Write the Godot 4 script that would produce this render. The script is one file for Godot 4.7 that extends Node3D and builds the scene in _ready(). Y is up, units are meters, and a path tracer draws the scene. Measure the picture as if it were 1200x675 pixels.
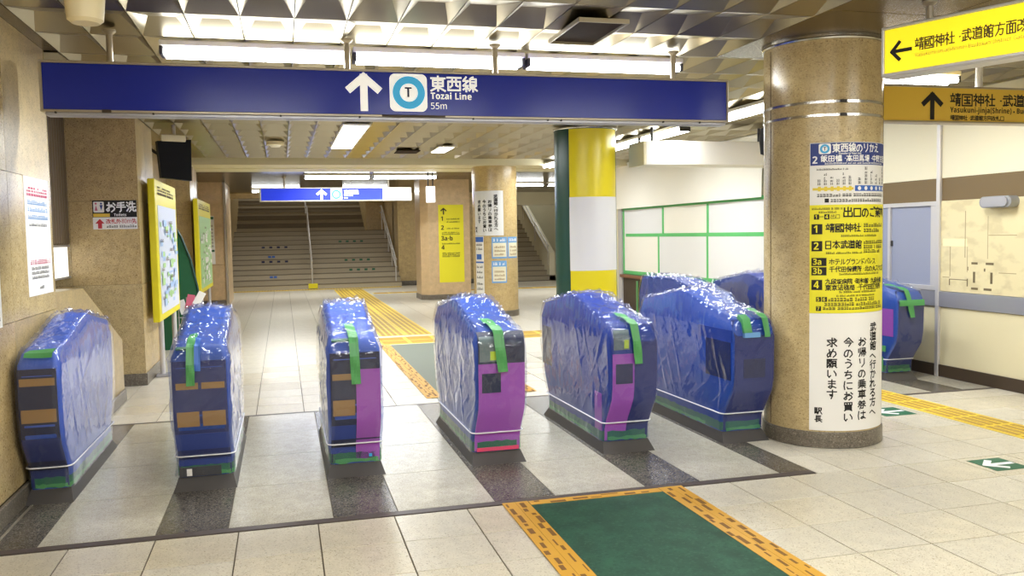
extends Node3D
# Subway ticket hall: wrapped ticket gates, stone columns, hanging direction signs. x runs along the gate row, z towards the viewer, metres.

const CEIL := 2.925
const TILE := 0.42
var M := {}
var used := {}
var rng := RandomNumberGenerator.new()
var lay := 0
var green_column: Node3D

# ---------------------------------------------------------------- stroke lettering: each stroke is a run of (x, y) hex digits on a 15 x 15 grid, y down
const GLYPHS := {
	"東": "12f2 808f 34d4da3a34 37d7 8b1f 8bff", "西": "11f1 25e5ee2e25 61694b a1a9ca", "線": "4014 1454 6419 1969 494f 4b1d 5b7d b091 82e2e88882 85e5 b8bf 8aaa7e e9bbfe",
	"靖": "4043 1373 2539 6559 1a7a b0b6 81f1 93e3 86f6 989f 98e8efcf 9aea 9cec", "國": "11f1ff1f11 34d4 36767a3a36 3c8c 93aadd db9d b2c3", "国": "11f1ff1f11 44c4 48c8 4ccc 848c aabb",
	"神": "4042 1363 6319 464f 587a 83f3fb8b83 87f7 b0bf", "社": "4042 1363 6319 464f 587a 86f6 b0be 7efe", "武": "2282 15f5 a0a9eefb c1e3 676e 6a9a 393e 1e9d",
	"道": "6071 c0b1 52f2 9294 64e4ec6c64 67e7 69e9 1132 15353a1d 1c4efe", "館": "4014 4074 25757a2a25 2777 2a2e 2e6c 5b7e b0b1 82f2 8284 f2f4 95e5e999 959f 9bebef9f",
	"方": "8082 13f3 736a2f 68d8ceaf8e", "面": "11f1 8173 24e4ef2f24 646f a4af 67a7 6bab", "改": "12626717 171e7b a075 95f5 d5bb7f 87bbff",
	"お": "25a5 515d3e1c4987c7eadc9f c2f5", "手": "d132 25d5 18f8 818d6f", "洗": "1132 1537 1e4a 7055 63e3 a0a8 58f8 798c5f b8bdcefefc", "札": "1474 404f 4519 4578 909dbefefb",
	"外": "4018 3373 735a1f 3668 a0af a5f9", "先": "4015 23d3 8088 18f8 685c1f a8adbefefb", "の": "836d3e1b2653a3d6eadcaf", "り": "314748 c1c9ac7f", "か": "24a4b8ae7e 613f c3f8",
	"え": "60b1 35b53e 7a9efe", "飯": "4014 4074 25757a2a25 2777 2a2e 2e6c 5b7e 91e1 91987f 95e5bb8f 97cbff", "田": "22e2ee2e22 828e 28e8",
	"橋": "1464 404f 4419 4568 e191 73f3 b177 b3f7 96d6d99996 7f7afafe 9cdcde9e9c", "高": "8082 13f3 55b5b85855 2f2aeaef 6cacae6e6c",
	"馬": "313b 31d1 34c4 37c7 818a 3aeadfbf 2c1f 5c5e 8c8e bbcd", "場": "1565 414c 1d6b 81e1e68681 83e3 78f8 987d 8aeadfbf ba8f", "中": "23e3ea2a23 808f",
	"野": "1171771711 1474 414e 1a7a 1e7d 91f1c4 a3c5 86f6d9 c6cfae", "出": "808e 2126d6d1 181efef8", "口": "22e2ee2e22", "ご": "33a3 3a3dce c0d2 e0f2",
	"案": "8081 1412f2f4 6348c9 c4793a 17e7 1afa 878f 8a1f 8aff", "内": "1f13f3fe 8083 834b 83cc", "日": "31d1df3f31 38d8", "本": "13f3 808f 831c 83fc 5cbc",
	"ホ": "14f4 808e 471b c7eb", "テ": "31c1 16f6 868b4f", "ル": "515a2f a1aefa", "グ": "6127 53c3b94f d0e1 e0f1", "ラ": "32c2 15d5cb5f", "ン": "2263 1e9cf4",
	"ド": "505f 57cb a1b3 d0e2", "パ": "641e a4fe d0f0f2d2d0", "レ": "404ef7", "ス": "22c2a91f 99ff", "千": "d132 17f7 828f", "代": "6018 454f 66f5 a0a8defd d1f3",
	"保": "5018 444f 72e2e77772 b7bf 69f9 b96e b9fe", "健": "4017 353f 71e1e575 63f3 b0bc 77e7 79e9 545a4f 6cfe", "所": "1171 23737828 23281f e192 929a8f 96f6 c6cf",
	"北": "616e 2666 1d6a a1adbefefb a7f4", "丸": "25b5bdcefefb 717a1f 388b", "ク": "6128 44d4c95f", "エ": "23d3 838e 1efe", "ア": "12e2c7a8 786b3f",
	"九": "14b4bdcefefb 70781f", "段": "7023 222f 2676 2a7a 1e7c a1a586 a1e1e5f5 88e8bc7f 99ff", "坂": "1565 414c 1d6b 82f2 828b6f 86e6ca7f 88bcff",
	"病": "8082 33f3 333a1f 1517 1b3a 66f6 6f69e9ee a69c a9cc", "院": "111f 115136593b a0a1 7472f2f4 85e5 78f8 987f c8cefefb", "昭": "11616c1c11 1666 72e2d6c6 a277 89e9ee8e89",
	"和": "6022 1575 424f 4519 4579 93e3ec9c93", "会": "8018 80f8 56a6 29d9 794ecd aaef", "京": "8082 13f3 45c5c94945 898f6e 5b2e bbee", "法": "1132 1537 1e4a 73e3 a0a8 58f8 985ede cbef",
	"務": "1171 2446 1676 474f 461c a085 93f3 d48a 95f9 7bebdfbf ba7f", "局": "32d2d535 32291f 48e8dfbf 6babae6e6b", "区": "f1111fff 53bc b35c", "役": "5014 6317 363f a1a586 a1e1e5f5 88e8bc7f 99ff",
	"へ": "1a66fd", "行": "5014 6518 474f 92f2 86f6 c6ceaf", "れ": "404f 14641d 1c8594b5adcefc", "る": "32c22a7797dadcae7e6d8caf", "帰": "1218 414a2f 71e1e676 74e4 6a68f8fa 7b7e 7bebed b8bf",
	"乗": "c122 15f5 18f8 1bfb 525b b2bb 818f 8b1f 8bff", "車": "12f2 34d4da3a34 37d7 1cfc 808f", "券": "4152 c1b2 23e3 16f6 831b a6fb 59b9ae7e 794f", "は": "21192f 64f4 b1bd8e6d8bbbfe",
	"今": "8017 80f8 56a6 39c98f", "う": "60b2 3675b6d9ad6f", "ち": "24d4 713a78b8dbbe6f", "に": "21192f 64e4 6b7eee", "買": "21e1e52521 6165 a1a5 37d7dd3d37 39d9 3bdb 5d2f adef",
	"い": "222b4e6b b3e8eb", "求": "14f4 808f6e b1d2 2658 1d6a e6a9 98fe", "め": "425b6e a15d2f1c2966a5d6eadcaf", "願": "1181 111a1f 3373783833 3575 585f 4a2e 6a7d 91f1 94e4ec9c94 97e7 99e9 ac8f ccff",
	"ま": "33d3 37d7 808d6f3d5bacee", "す": "13f3 909a6a586898 9a7f", "駅": "111a 1161 1464 1767 414a 1a7a7e6f 1c1e 3c3d 5c5d 91e1e696 91997f b7ff", "長": "414a 41d1 44c4 47c7 1afa 4a4f8d 8aff",
	"・": "7888", "ー": "18f8", "向": "7052 1f12f2fe 56b6ba5a56", "番": "c032 13f3 808a 831a 83fa 39d9df3f39 3cdc 898f", "小": "808f6e 452b b5da", "竹": "4017 3373 505f a087 93f3 c0ce",
}


func strokes(c: String) -> Array:
	var all := []
	for run in GLYPHS[c].split(" "):
		var line := PackedVector2Array()
		for k in range(0, run.length() - 1, 2):
			line.append(Vector2((run[k].hex_to_int() - 0.5) / 15.0, 1.0 - run[k + 1].hex_to_int() / 15.0))
		all.append(line)
	return all


# ---------------------------------------------------------------- small helpers
func numbered(called: String) -> String:
	used[called] = used.get(called, -1) + 1
	return called if used[called] == 0 else "%s_%03d" % [called, used[called]]


func tag(o: Node3D, label := "", category := "", group := "", kind := "") -> Node3D:
	if label: o.set_meta("label", label)
	if category: o.set_meta("category", category)
	if group: o.set_meta("group", group)
	if kind: o.set_meta("kind", kind)
	return o


func thing(called: String, at := Vector3.ZERO, label := "", category := "", group := "", turn := 0.0) -> Node3D:
	var o := Node3D.new()
	o.name = numbered(called)
	add_child(o)
	o.position = at
	o.rotation.y = turn
	return tag(o, label, category, group)


func struct(called: String, at := Vector3.ZERO, label := "") -> Node3D:
	return tag(thing(called, at), label, "", "", "structure")


func put(called: String, mesh: Mesh, mat: Material, parent: Node3D, at := Vector3.ZERO) -> MeshInstance3D:
	var o := MeshInstance3D.new()
	o.name = called
	o.mesh = mesh
	o.material_override = mat
	parent.add_child(o, true)
	o.position = at
	return o


func build(st: SurfaceTool, called: String, mat: Material, parent: Node3D, at := Vector3.ZERO) -> MeshInstance3D:
	return put(called, st.commit(), mat, parent, at)


func mb() -> SurfaceTool:
	var st := SurfaceTool.new()
	st.begin(Mesh.PRIMITIVE_TRIANGLES)
	return st


func tri(st: SurfaceTool, a: Vector3, b: Vector3, c: Vector3, out: Vector3) -> void:
	var n := (b - a).cross(c - a)
	if n.dot(out) > 0.0:   # front faces run clockwise
		var t := b
		b = c
		c = t
	n = n.normalized() * (1.0 if n.dot(out) > 0.0 else -1.0)
	for p in [a, b, c]:
		st.set_normal(n)
		st.add_vertex(p)


func quad(st: SurfaceTool, a: Vector3, b: Vector3, c: Vector3, d: Vector3, out: Vector3) -> void:
	tri(st, a, b, c, out)
	tri(st, a, c, d, out)


func uvquad(st: SurfaceTool, a: Vector3, b: Vector3, c: Vector3, d: Vector3, n: Vector3) -> void:
	# a top left, b top right, c bottom right, d bottom left
	for k in [0, 1, 2, 0, 2, 3]:
		st.set_normal(n)
		st.set_uv([Vector2(0, 0), Vector2(1, 0), Vector2(1, 1), Vector2(0, 1)][k])
		st.add_vertex([a, b, c, d][k])


# a box with chamfered edges
func bx(st: SurfaceTool, c: Vector3, s: Vector3, bev := 0.0) -> void:
	var h := s * 0.5
	bev = minf(bev, minf(h.x, minf(h.y, h.z)) * 0.9)
	var i := h - Vector3.ONE * bev
	for ax in 3:
		var u := (ax + 1) % 3
		var v := (ax + 2) % 3
		for sg in [-1.0, 1.0]:
			var q := []
			for k in [[-1, -1], [1, -1], [1, 1], [-1, 1]]:
				var p := Vector3.ZERO
				p[ax] = sg * h[ax]
				p[u] = k[0] * i[u]
				p[v] = k[1] * i[v]
				q.append(c + p)
			var n := Vector3.ZERO
			n[ax] = sg
			quad(st, q[0], q[1], q[2], q[3], n)
	if bev <= 0.0:
		return
	for ax in 3:
		var u := (ax + 1) % 3
		var v := (ax + 2) % 3
		for su in [-1.0, 1.0]:
			for sv in [-1.0, 1.0]:
				var q := []
				for k in [[-1.0, 0], [1.0, 0], [1.0, 1], [-1.0, 1]]:
					var p := Vector3.ZERO
					p[ax] = k[0] * i[ax]
					p[u] = su * (h[u] if k[1] == 0 else i[u])
					p[v] = sv * (i[v] if k[1] == 0 else h[v])
					q.append(c + p)
				var n := Vector3.ZERO
				n[u] = su
				n[v] = sv
				quad(st, q[0], q[1], q[2], q[3], n)
	for sx in [-1.0, 1.0]:
		for sy in [-1.0, 1.0]:
			for sz in [-1.0, 1.0]:
				tri(st, c + Vector3(sx * h.x, sy * i.y, sz * i.z), c + Vector3(sx * i.x, sy * h.y, sz * i.z), c + Vector3(sx * i.x, sy * i.y, sz * h.z), Vector3(sx, sy, sz))


func box(called: String, lo: Vector3, hi: Vector3, mat: Material, parent: Node3D, bev := 0.0) -> MeshInstance3D:
	var st := mb()
	bx(st, (lo + hi) * 0.5 , (hi - lo).abs(), bev)
	return build(st, called, mat, parent)


# a lathe about the y axis through c; profile of (radius, y)
func lathe(st: SurfaceTool, c: Vector3, prof: Array, n := 48, a0 := 0.0, a1 := TAU) -> void:
	for k in n:
		var t0 := lerpf(a0, a1, k / float(n))
		var t1 := lerpf(a0, a1, (k + 1) / float(n))
		var d0 := Vector3(sin(t0), 0, cos(t0))
		var d1 := Vector3(sin(t1), 0, cos(t1))
		for j in prof.size() - 1:
			var p: Vector2 = prof[j]
			var q: Vector2 = prof[j + 1]
			var e := q - p
			var nn := Vector2(e.y, -e.x).normalized()
			var vs := [c + d0 * p.x + Vector3(0, p.y, 0), c + d1 * p.x + Vector3(0, p.y, 0), c + d1 * q.x + Vector3(0, q.y, 0), c + d0 * q.x + Vector3(0, q.y, 0)]
			var ns := [d0 * nn.x + Vector3(0, nn.y, 0), d1 * nn.x + Vector3(0, nn.y, 0), d1 * nn.x + Vector3(0, nn.y, 0), d0 * nn.x + Vector3(0, nn.y, 0)]
			for m in [0, 2, 1, 0, 3, 2]:
				st.set_normal(ns[m])
				st.add_vertex(vs[m])


# a round tube along a line of points
func tube(st: SurfaceTool, pts: Array, r: float, sides := 8, closed := false) -> void:
	var rings := []
	var nn := pts.size()
	for k in nn:
		var a: Vector3 = pts[(k - 1 + nn) % nn] if closed or k > 0 else pts[k]
		var b: Vector3 = pts[(k + 1) % nn] if closed or k < nn - 1 else pts[k]
		var t := (b - a).normalized()
		var u := t.cross(Vector3.UP if absf(t.y) < 0.9 else Vector3.RIGHT).normalized()
		var v := t.cross(u)
		var ring := []
		for s in sides:
			ring.append(u * cos(TAU * s / sides) + v * sin(TAU * s / sides))
		rings.append(ring)
	for k in (nn if closed else nn - 1):
		var k2 := (k + 1) % nn
		for s in sides:
			var s2 := (s + 1) % sides
			var vs := [pts[k] + rings[k][s] * r, pts[k] + rings[k][s2] * r, pts[k2] + rings[k2][s2] * r, pts[k2] + rings[k2][s] * r]
			var ns := [rings[k][s], rings[k][s2], rings[k2][s2], rings[k2][s]]
			for m in [0, 2, 1, 0, 3, 2]:
				st.set_normal(ns[m])
				st.add_vertex(vs[m])
	if not closed:
		for e in [0, nn - 1]:
			var out: Vector3 = (pts[0] - pts[1]) if e == 0 else (pts[nn - 1] - pts[nn - 2])
			for s in range(1, sides - 1):
				tri(st, pts[e] + rings[e][0] * r, pts[e] + rings[e][s] * r, pts[e] + rings[e][s + 1] * r, out)


# a polygon in the plane of two axes, extruded
func prism(st: SurfaceTool, poly: PackedVector2Array, o: Vector3, u: Vector3, v: Vector3, w: Vector3) -> void:
	var idx := Geometry2D.triangulate_polygon(poly)
	var mid := Vector2.ZERO
	for p in poly:
		mid += p / poly.size()
	for k in range(0, idx.size(), 3):
		for e in [[Vector3.ZERO, -w], [w, w]]:
			var q := []
			for m in 3:
				var p := poly[idx[k + m]]
				q.append(o + u * p.x + v * p.y + e[0])
			tri(st, q[0], q[1], q[2], e[1])
	for k in poly.size():
		var p := poly[k]
		var q := poly[(k + 1) % poly.size()]
		var a := o + u * p.x + v * p.y
		var b := o + u * q.x + v * q.y
		var mm := (p + q) * 0.5 - mid
		quad(st, a, b, b + w, a + w, u * mm.x + v * mm.y)


# ---- surfaces that print is laid on: a map turns (u, v, lift) into a point
func flat(o: Vector3, u: Vector3, v: Vector3) -> Callable:
	var n := u.cross(v).normalized()
	return func(a: float, b: float, lift: float) -> Vector3: return o + u * a + v * b + n * lift


func around(c: Vector3, r: float, th0: float) -> Callable:
	return func(a: float, b: float, lift: float) -> Vector3:
		var t := th0 + a / r
		return c + Vector3(sin(t) * (r + lift), b, cos(t) * (r + lift))


func sheet(st: SurfaceTool, map: Callable, u0: float, v0: float, u1: float, v1: float, lift: float, nu := 1, nv := 1) -> void:
	for i in nu:
		for j in nv:
			var q := []
			var ns := []
			for k in [[0, 0], [1, 0], [1, 1], [0, 1]]:
				var a := lerpf(u0, u1, (i + k[0]) / float(nu))
				var b := lerpf(v0, v1, (j + k[1]) / float(nv))
				q.append(map.call(a, b, lift))
				ns.append((map.call(a, b, lift + 0.01) - map.call(a, b, lift)).normalized())
			for m in [0, 2, 1, 0, 3, 2]:
				st.set_normal(ns[m])
				st.add_vertex(q[m])


# a sheet with thickness, from the surface up to its lift
func slab(st: SurfaceTool, map: Callable, u0: float, v0: float, u1: float, v1: float, lift: float, nu := 1, nv := 1) -> void:
	sheet(st, map, u0, v0, u1, v1, lift, nu, nv)
	for i in nu:
		for e in [v0, v1]:
			var a := lerpf(u0, u1, i / float(nu))
			var b := lerpf(u0, u1, (i + 1) / float(nu))
			var q: Vector3 = map.call(a, e, 0.0)
			var inner: Vector3 = map.call(a, (v0 + v1) / 2, 0.0)
			quad(st, map.call(a, e, 0.0), map.call(b, e, 0.0), map.call(b, e, lift), map.call(a, e, lift), q - inner)
	for j in nv:
		for e in [u0, u1]:
			var a := lerpf(v0, v1, j / float(nv))
			var b := lerpf(v0, v1, (j + 1) / float(nv))
			quad(st, map.call(e, a, 0.0), map.call(e, b, 0.0), map.call(e, b, lift), map.call(e, a, lift), map.call(e, a, 0.0) - map.call((u0 + u1) / 2, a, 0.0))


func stroke(st: SurfaceTool, map: Callable, line: PackedVector2Array, w: float, lift: float) -> void:
	for k in line.size() - 1:
		var a := line[k]
		var b := line[k + 1]
		var d := (b - a).normalized() if a.distance_to(b) > 1e-6 else Vector2.RIGHT
		a -= d * w * 0.4
		b += d * w * 0.4
		var n := Vector2(-d.y, d.x) * w * 0.5
		lay = (lay + 1) % 12   # strokes that cross lie a hair apart
		var q := []
		for p in [a + n, b + n, b - n, a - n]:
			q.append(map.call(p.x, p.y, lift + lay * 0.00008))
		var out: Vector3 = map.call(a.x, a.y, lift + 0.01) - map.call(a.x, a.y, lift)
		quad(st, q[0], q[1], q[2], q[3], out)


# kanji and kana, each cell w wide and h tall, from the lower left corner; down = a vertical column starting at its top
func kanji(st: SurfaceTool, map: Callable, text: String, u: float, v: float, w: float, h: float, thick: float, lift: float, down := false, pitch := 1.0) -> void:
	for c in text:
		if GLYPHS.has(c):
			for s in strokes(c):
				var line := PackedVector2Array()
				for p in s:
					line.append(Vector2(u + (p.x * 0.92 + 0.04) * w, (v - h if down else v) + (p.y * 0.92 + 0.04) * h))
				stroke(st, map, line, thick, lift)
		if down:
			v -= h * pitch
		else:
			u += w * pitch * (0.6 if c == "・" else 1.0)


# latin letters and digits, height h, from the lower left corner; returns the width. squeeze = width factor
func latin(st: SurfaceTool, map: Callable, text: String, u: float, v: float, h: float, lift: float, squeeze := 1.0, bold := true) -> float:
	var tm := TextMesh.new()
	var font := SystemFont.new()
	font.font_names = PackedStringArray(["Droid Sans"])
	font.font_weight = 700 if bold else 400
	tm.font = font
	tm.text = text
	tm.font_size = 64
	tm.pixel_size = h / 46.0
	tm.depth = 0.0
	tm.curve_step = 2.0
	tm.horizontal_alignment = HORIZONTAL_ALIGNMENT_LEFT
	tm.vertical_alignment = VERTICAL_ALIGNMENT_BOTTOM
	var arr := tm.get_mesh_arrays()
	var vs: PackedVector3Array = arr[Mesh.ARRAY_VERTEX]
	var ix = arr[Mesh.ARRAY_INDEX]
	if vs.is_empty():
		return 0.0
	var box0 := AABB(vs[0], Vector3.ZERO)
	for p in vs:
		box0 = box0.expand(p)
	var base := 14.5 * tm.pixel_size
	var order := []
	if ix == null or ix.is_empty():
		order = range(vs.size())
	else:
		order = Array(ix)
	for k in range(0, order.size() - 2, 3):
		var q := []
		for m in 3:
			var p: Vector3 = vs[order[k + m]]
			q.append(map.call(u + (p.x - box0.position.x) * squeeze, v + p.y - base, lift))
		tri(st, q[0], q[1], q[2], map.call(u, v, lift + 0.01) - map.call(u, v, lift))
	return box0.size.x * squeeze


# a line of print too small to read: short bars of uneven width
func print_line(st: SurfaceTool, map: Callable, u0: float, u1: float, v: float, h: float, lift: float) -> void:
	var u := u0
	while u < u1:
		var w := minf(h * rng.randf_range(0.45, 0.95), u1 - u)
		sheet(st, map, u, v, u + w, v + h * 0.28, lift)
		sheet(st, map, u + w * rng.randf_range(0.0, 0.3), v + h * 0.42, u + w, v + h * 0.62, lift)
		if rng.randf() < 0.7:
			sheet(st, map, u, v + h * 0.75, u + w * 0.9, v + h * 0.95, lift)
		u += w + h * (0.16 if rng.randf() < 0.9 else 0.7)


func disc(st: SurfaceTool, map: Callable, u: float, v: float, r0: float, r1: float, lift: float, ux := 1.0) -> void:
	for k in 32:
		var a := TAU * k / 32
		var b := TAU * (k + 1) / 32
		quad(st, map.call(u + cos(a) * r0 * ux, v + sin(a) * r0, lift), map.call(u + cos(a) * r1 * ux, v + sin(a) * r1, lift), map.call(u + cos(b) * r1 * ux, v + sin(b) * r1, lift), map.call(u + cos(b) * r0 * ux, v + sin(b) * r0, lift), map.call(u, v, lift + 0.01) - map.call(u, v, lift))


func rounded(st: SurfaceTool, map: Callable, u0: float, v0: float, u1: float, v1: float, r: float, lift: float) -> void:
	var pts := []
	for c in [[u1 - r, v1 - r, 0], [u0 + r, v1 - r, 1], [u0 + r, v0 + r, 2], [u1 - r, v0 + r, 3]]:
		for k in 7:
			var a: float = PI / 2 * (c[2] + k / 6.0)
			pts.append(Vector2(c[0] + cos(a) * r, c[1] + sin(a) * r))
	var m := Vector2((u0 + u1) / 2, (v0 + v1) / 2)
	for k in pts.size():
		var p: Vector2 = pts[k]
		var q: Vector2 = pts[(k + 1) % pts.size()]
		tri(st, map.call(m.x, m.y, lift), map.call(p.x, p.y, lift), map.call(q.x, q.y, lift), map.call(m.x, m.y, lift + 0.01) - map.call(m.x, m.y, lift))


func arrow(st: SurfaceTool, map: Callable, u: float, v: float, s: float, dir: Vector2, w: float, lift: float) -> void:
	var side := Vector2(-dir.y, dir.x)
	var tip := Vector2(u, v) + dir * s * 0.5
	stroke(st, map, PackedVector2Array([tip - dir * s, tip - dir * w * 0.5]), w, lift)
	for k in [-1.0, 1.0]:
		stroke(st, map, PackedVector2Array([tip - dir * w * 0.5, tip - dir * s * 0.45 + side * s * 0.4 * k]), w, lift)


# ---------------------------------------------------------------- materials
func mat(name: String, c: Color, rough := 0.6, metal := 0.0, spec := 0.5) -> StandardMaterial3D:
	var m := StandardMaterial3D.new()
	m.resource_name = name
	m.albedo_color = c
	m.roughness = rough
	m.metallic = metal
	m.metallic_specular = spec
	M[name] = m
	return m


func rgb(r: int, g: int, b: int) -> Color:
	return Color(r / 255.0, g / 255.0, b / 255.0)


# speckled stone: a base tone with darker, lighter and brown grains and soft clouds
func speckle(seed_: int, base: Color, grains: Array, cloud: float, fine: float, size := 512) -> ImageTexture:
	var im := Image.create(size, size, false, Image.FORMAT_RGB8)
	var n := FastNoiseLite.new()
	n.seed = seed_
	n.noise_type = FastNoiseLite.TYPE_SIMPLEX_SMOOTH
	n.frequency = 0.012
	var r2 := RandomNumberGenerator.new()
	r2.seed = seed_
	for y in size:
		for x in size:
			var a := minf(1.0, minf(mini(x, size - x), mini(y, size - y)) / 40.0)
			var k := 1.0 + cloud * n.get_noise_2d(x, y) * a + fine * (r2.randf() - 0.5)
			im.set_pixel(x, y, Color(base.r * k, base.g * k, base.b * k))
	for g in grains:   # [colour, how many, least size, largest size]
		for k in g[1]:
			var x := r2.randi_range(0, size - 1)
			var y := r2.randi_range(0, size - 1)
			var s := r2.randi_range(g[2], g[3])
			for i in s:
				for j in s:
					if r2.randf() < 0.75:
						var px := (x + i) % size
						var py := (y + j) % size
						im.set_pixel(px, py, im.get_pixel(px, py).lerp(g[0], r2.randf_range(0.45, 0.95)))
	return ImageTexture.create_from_image(im)


func stone(name: String, tex: Texture2D, tint: Color, scale: float, rough: float, spec := 0.5) -> StandardMaterial3D:
	var m := mat(name, tint, rough, 0.0, spec)
	m.albedo_texture = tex
	m.uv1_triplanar = true
	m.uv1_world_triplanar = true
	m.uv1_scale = Vector3.ONE * scale
	return m


func glow(name: String, c: Color, e: float) -> StandardMaterial3D:
	var m := mat(name, c, 0.5)
	m.emission_enabled = true
	m.emission = c
	m.emission_energy_multiplier = e
	return m


func make_materials() -> void:
	var tan := rgb(192, 171, 126)
	var granite := speckle(3, tan, [[rgb(140, 112, 66), 2600, 2, 4], [rgb(216, 196, 150), 2600, 2, 5], [rgb(84, 68, 42), 620, 2, 4]], 0.10, 0.10)
	stone("granite", granite, Color(1, 1, 1), 1.1, 0.26)
	stone("granite_b", granite, Color(0.96, 0.95, 0.93), 1.13, 0.28)
	stone("granite_c", granite, Color(1.0, 0.98, 0.95), 0.97, 0.25)
	var pink := speckle(9, rgb(206, 178, 138), [[rgb(170, 128, 84), 3000, 1, 3], [rgb(226, 200, 160), 2500, 1, 3]], 0.08, 0.06)
	stone("pink_stone", pink, Color(1, 1, 1), 1.0, 0.3)
	var kick := speckle(5, rgb(112, 104, 92), [[rgb(60, 55, 48), 3000, 2, 6], [rgb(170, 162, 148), 2200, 2, 6]], 0.08, 0.16)
	stone("kick_stone", kick, Color(1, 1, 1), 1.5, 0.35)
	var tile := speckle(7, rgb(222, 214, 196), [[rgb(182, 170, 148), 3200, 2, 4], [rgb(238, 234, 222), 2600, 2, 4], [rgb(138, 124, 102), 420, 2, 4]], 0.05, 0.05)
	stone("tile_a", tile, Color(1, 1, 1), 1.2, 0.28)
	stone("tile_b", tile, Color(0.965, 0.96, 0.95), 1.16, 0.3)
	stone("tile_c", tile, Color(0.985, 0.975, 0.95), 1.25, 0.26)
	var lane := speckle(11, rgb(190, 184, 168), [[rgb(150, 143, 128), 4200, 2, 4], [rgb(212, 206, 192), 3400, 2, 4]], 0.07, 0.08)
	stone("lane_stone", lane, Color(1, 1, 1), 1.3, 0.22)
	var dark := speckle(13, rgb(98, 92, 84), [[rgb(48, 44, 40), 3600, 2, 7], [rgb(152, 146, 134), 2600, 2, 6]], 0.08, 0.18)
	stone("dark_granite", dark, Color(1, 1, 1), 1.6, 0.25)
	mat("joint", rgb(96, 84, 66), 0.8)
	mat("dark_strip", rgb(84, 74, 70), 0.5)
	mat("wall_joint", rgb(92, 74, 46), 0.8)
	var steel := mat("coffer", rgb(158, 147, 118), 0.28, 0.93)
	steel.resource_name = "coffer"
	mat("bronze_panel", rgb(104, 86, 48), 0.25, 0.9)
	mat("ceiling_joint", rgb(40, 35, 28), 0.7)
	mat("steel", rgb(196, 194, 190), 0.22, 0.95)
	mat("aluminium", rgb(176, 176, 184), 0.38, 0.55)
	mat("alu_light", rgb(206, 204, 206), 0.4, 0.35)
	mat("frame_metal", rgb(178, 168, 150), 0.35, 0.5)
	mat("white_paint", rgb(234, 230, 218), 0.5)
	mat("cream", rgb(222, 212, 176), 0.5)
	mat("cream_plain", rgb(228, 222, 196), 0.45)
	mat("brown_band", rgb(112, 92, 58), 0.5)
	mat("wood_sill", rgb(126, 84, 56), 0.5)
	mat("dark_brown", rgb(66, 52, 38), 0.6)
	mat("vent_brown", rgb(62, 50, 42), 0.8, 0.0, 0.2)
	mat("black_plastic", rgb(14, 14, 16), 0.6, 0.0, 0.3)
	mat("charcoal", rgb(58, 56, 56), 0.55)
	mat("plinth", rgb(72, 68, 66), 0.45)
	mat("sign_blue", rgb(40, 54, 168), 0.2, 0.0, 0.35)
	mat("paper", rgb(240, 238, 234), 0.7)
	mat("paper_grey", rgb(226, 226, 228), 0.6)
	mat("ink", rgb(28, 26, 26), 0.7)
	mat("ink_brown", rgb(84, 66, 30), 0.7)
	mat("white_ink", rgb(248, 248, 248), 0.5)
	mat("cyan_ink", rgb(60, 172, 226), 0.4)
	mat("navy_ink", rgb(28, 34, 78), 0.5)
	mat("poster_blue", rgb(44, 62, 132), 0.5)
	mat("poster_yellow", rgb(236, 226, 40), 0.55)
	mat("sign_yellow", rgb(236, 198, 76), 0.3)
	mat("wrap_yellow", rgb(232, 214, 34), 0.3)
	mat("wrap_green", rgb(22, 68, 60), 0.3)
	mat("line_yellow", rgb(232, 206, 60), 0.5)
	mat("line_blue", rgb(58, 104, 190), 0.5)
	mat("pale_blue", rgb(108, 160, 214), 0.55)
	mat("red_ink", rgb(196, 52, 60), 0.6)
	mat("pink_ink", rgb(206, 100, 130), 0.6)
	mat("map_paper", rgb(208, 216, 236), 0.4)
	mat("map_green", rgb(168, 206, 146), 0.5)
	mat("map_water", rgb(164, 192, 232), 0.5)
	mat("lime", rgb(140, 196, 40), 0.5)
	mat("tape_green", rgb(92, 190, 112), 0.4)
	mat("gate_tape", rgb(78, 152, 88), 0.4)
	mat("gate_tape_dark", rgb(42, 104, 74), 0.4)
	mat("gate_blue", rgb(18, 66, 156), 0.5)
	mat("gate_blue_deep", rgb(22, 52, 136), 0.5)
	mat("gate_lavender", rgb(54, 86, 180), 0.55)
	mat("gate_navy", rgb(20, 34, 98), 0.5)
	mat("gate_dark", rgb(15, 21, 58), 0.5)
	mat("gate_purple", rgb(150, 70, 172), 0.5)
	mat("gate_brown", rgb(146, 112, 62), 0.6)
	mat("gate_reader", rgb(96, 110, 112), 0.4)
	mat("gate_label", rgb(176, 200, 60), 0.5)
	mat("gate_pink", rgb(226, 66, 110), 0.5)
	mat("string", rgb(238, 238, 240), 0.6)
	stone("mat_green", speckle(21, rgb(42, 82, 64), [[rgb(58, 100, 80), 2600, 2, 5], [rgb(34, 70, 56), 2600, 2, 6]], 0.22, 0.08), Color(1, 1, 1), 0.7, 0.7)
	mat("mat_grey", rgb(122, 128, 116), 0.7)
	mat("mat_tape", rgb(214, 160, 52), 0.5)
	mat("mat_tape_worn", rgb(128, 88, 42), 0.7)
	mat("tactile", rgb(236, 206, 66), 0.55)
	mat("tactile_bar", rgb(190, 152, 60), 0.6)
	mat("floor_sticker", rgb(36, 104, 72), 0.5)
	mat("step_stone", rgb(176, 164, 140), 0.6)
	mat("step_stone_b", rgb(166, 154, 130), 0.6)
	mat("step_edge", rgb(112, 100, 80), 0.6)
	mat("shutter", rgb(104, 88, 66), 0.6)
	mat("board_green", rgb(22, 92, 58), 0.5)
	mat("sheet_white", rgb(238, 234, 224), 0.6)
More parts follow.
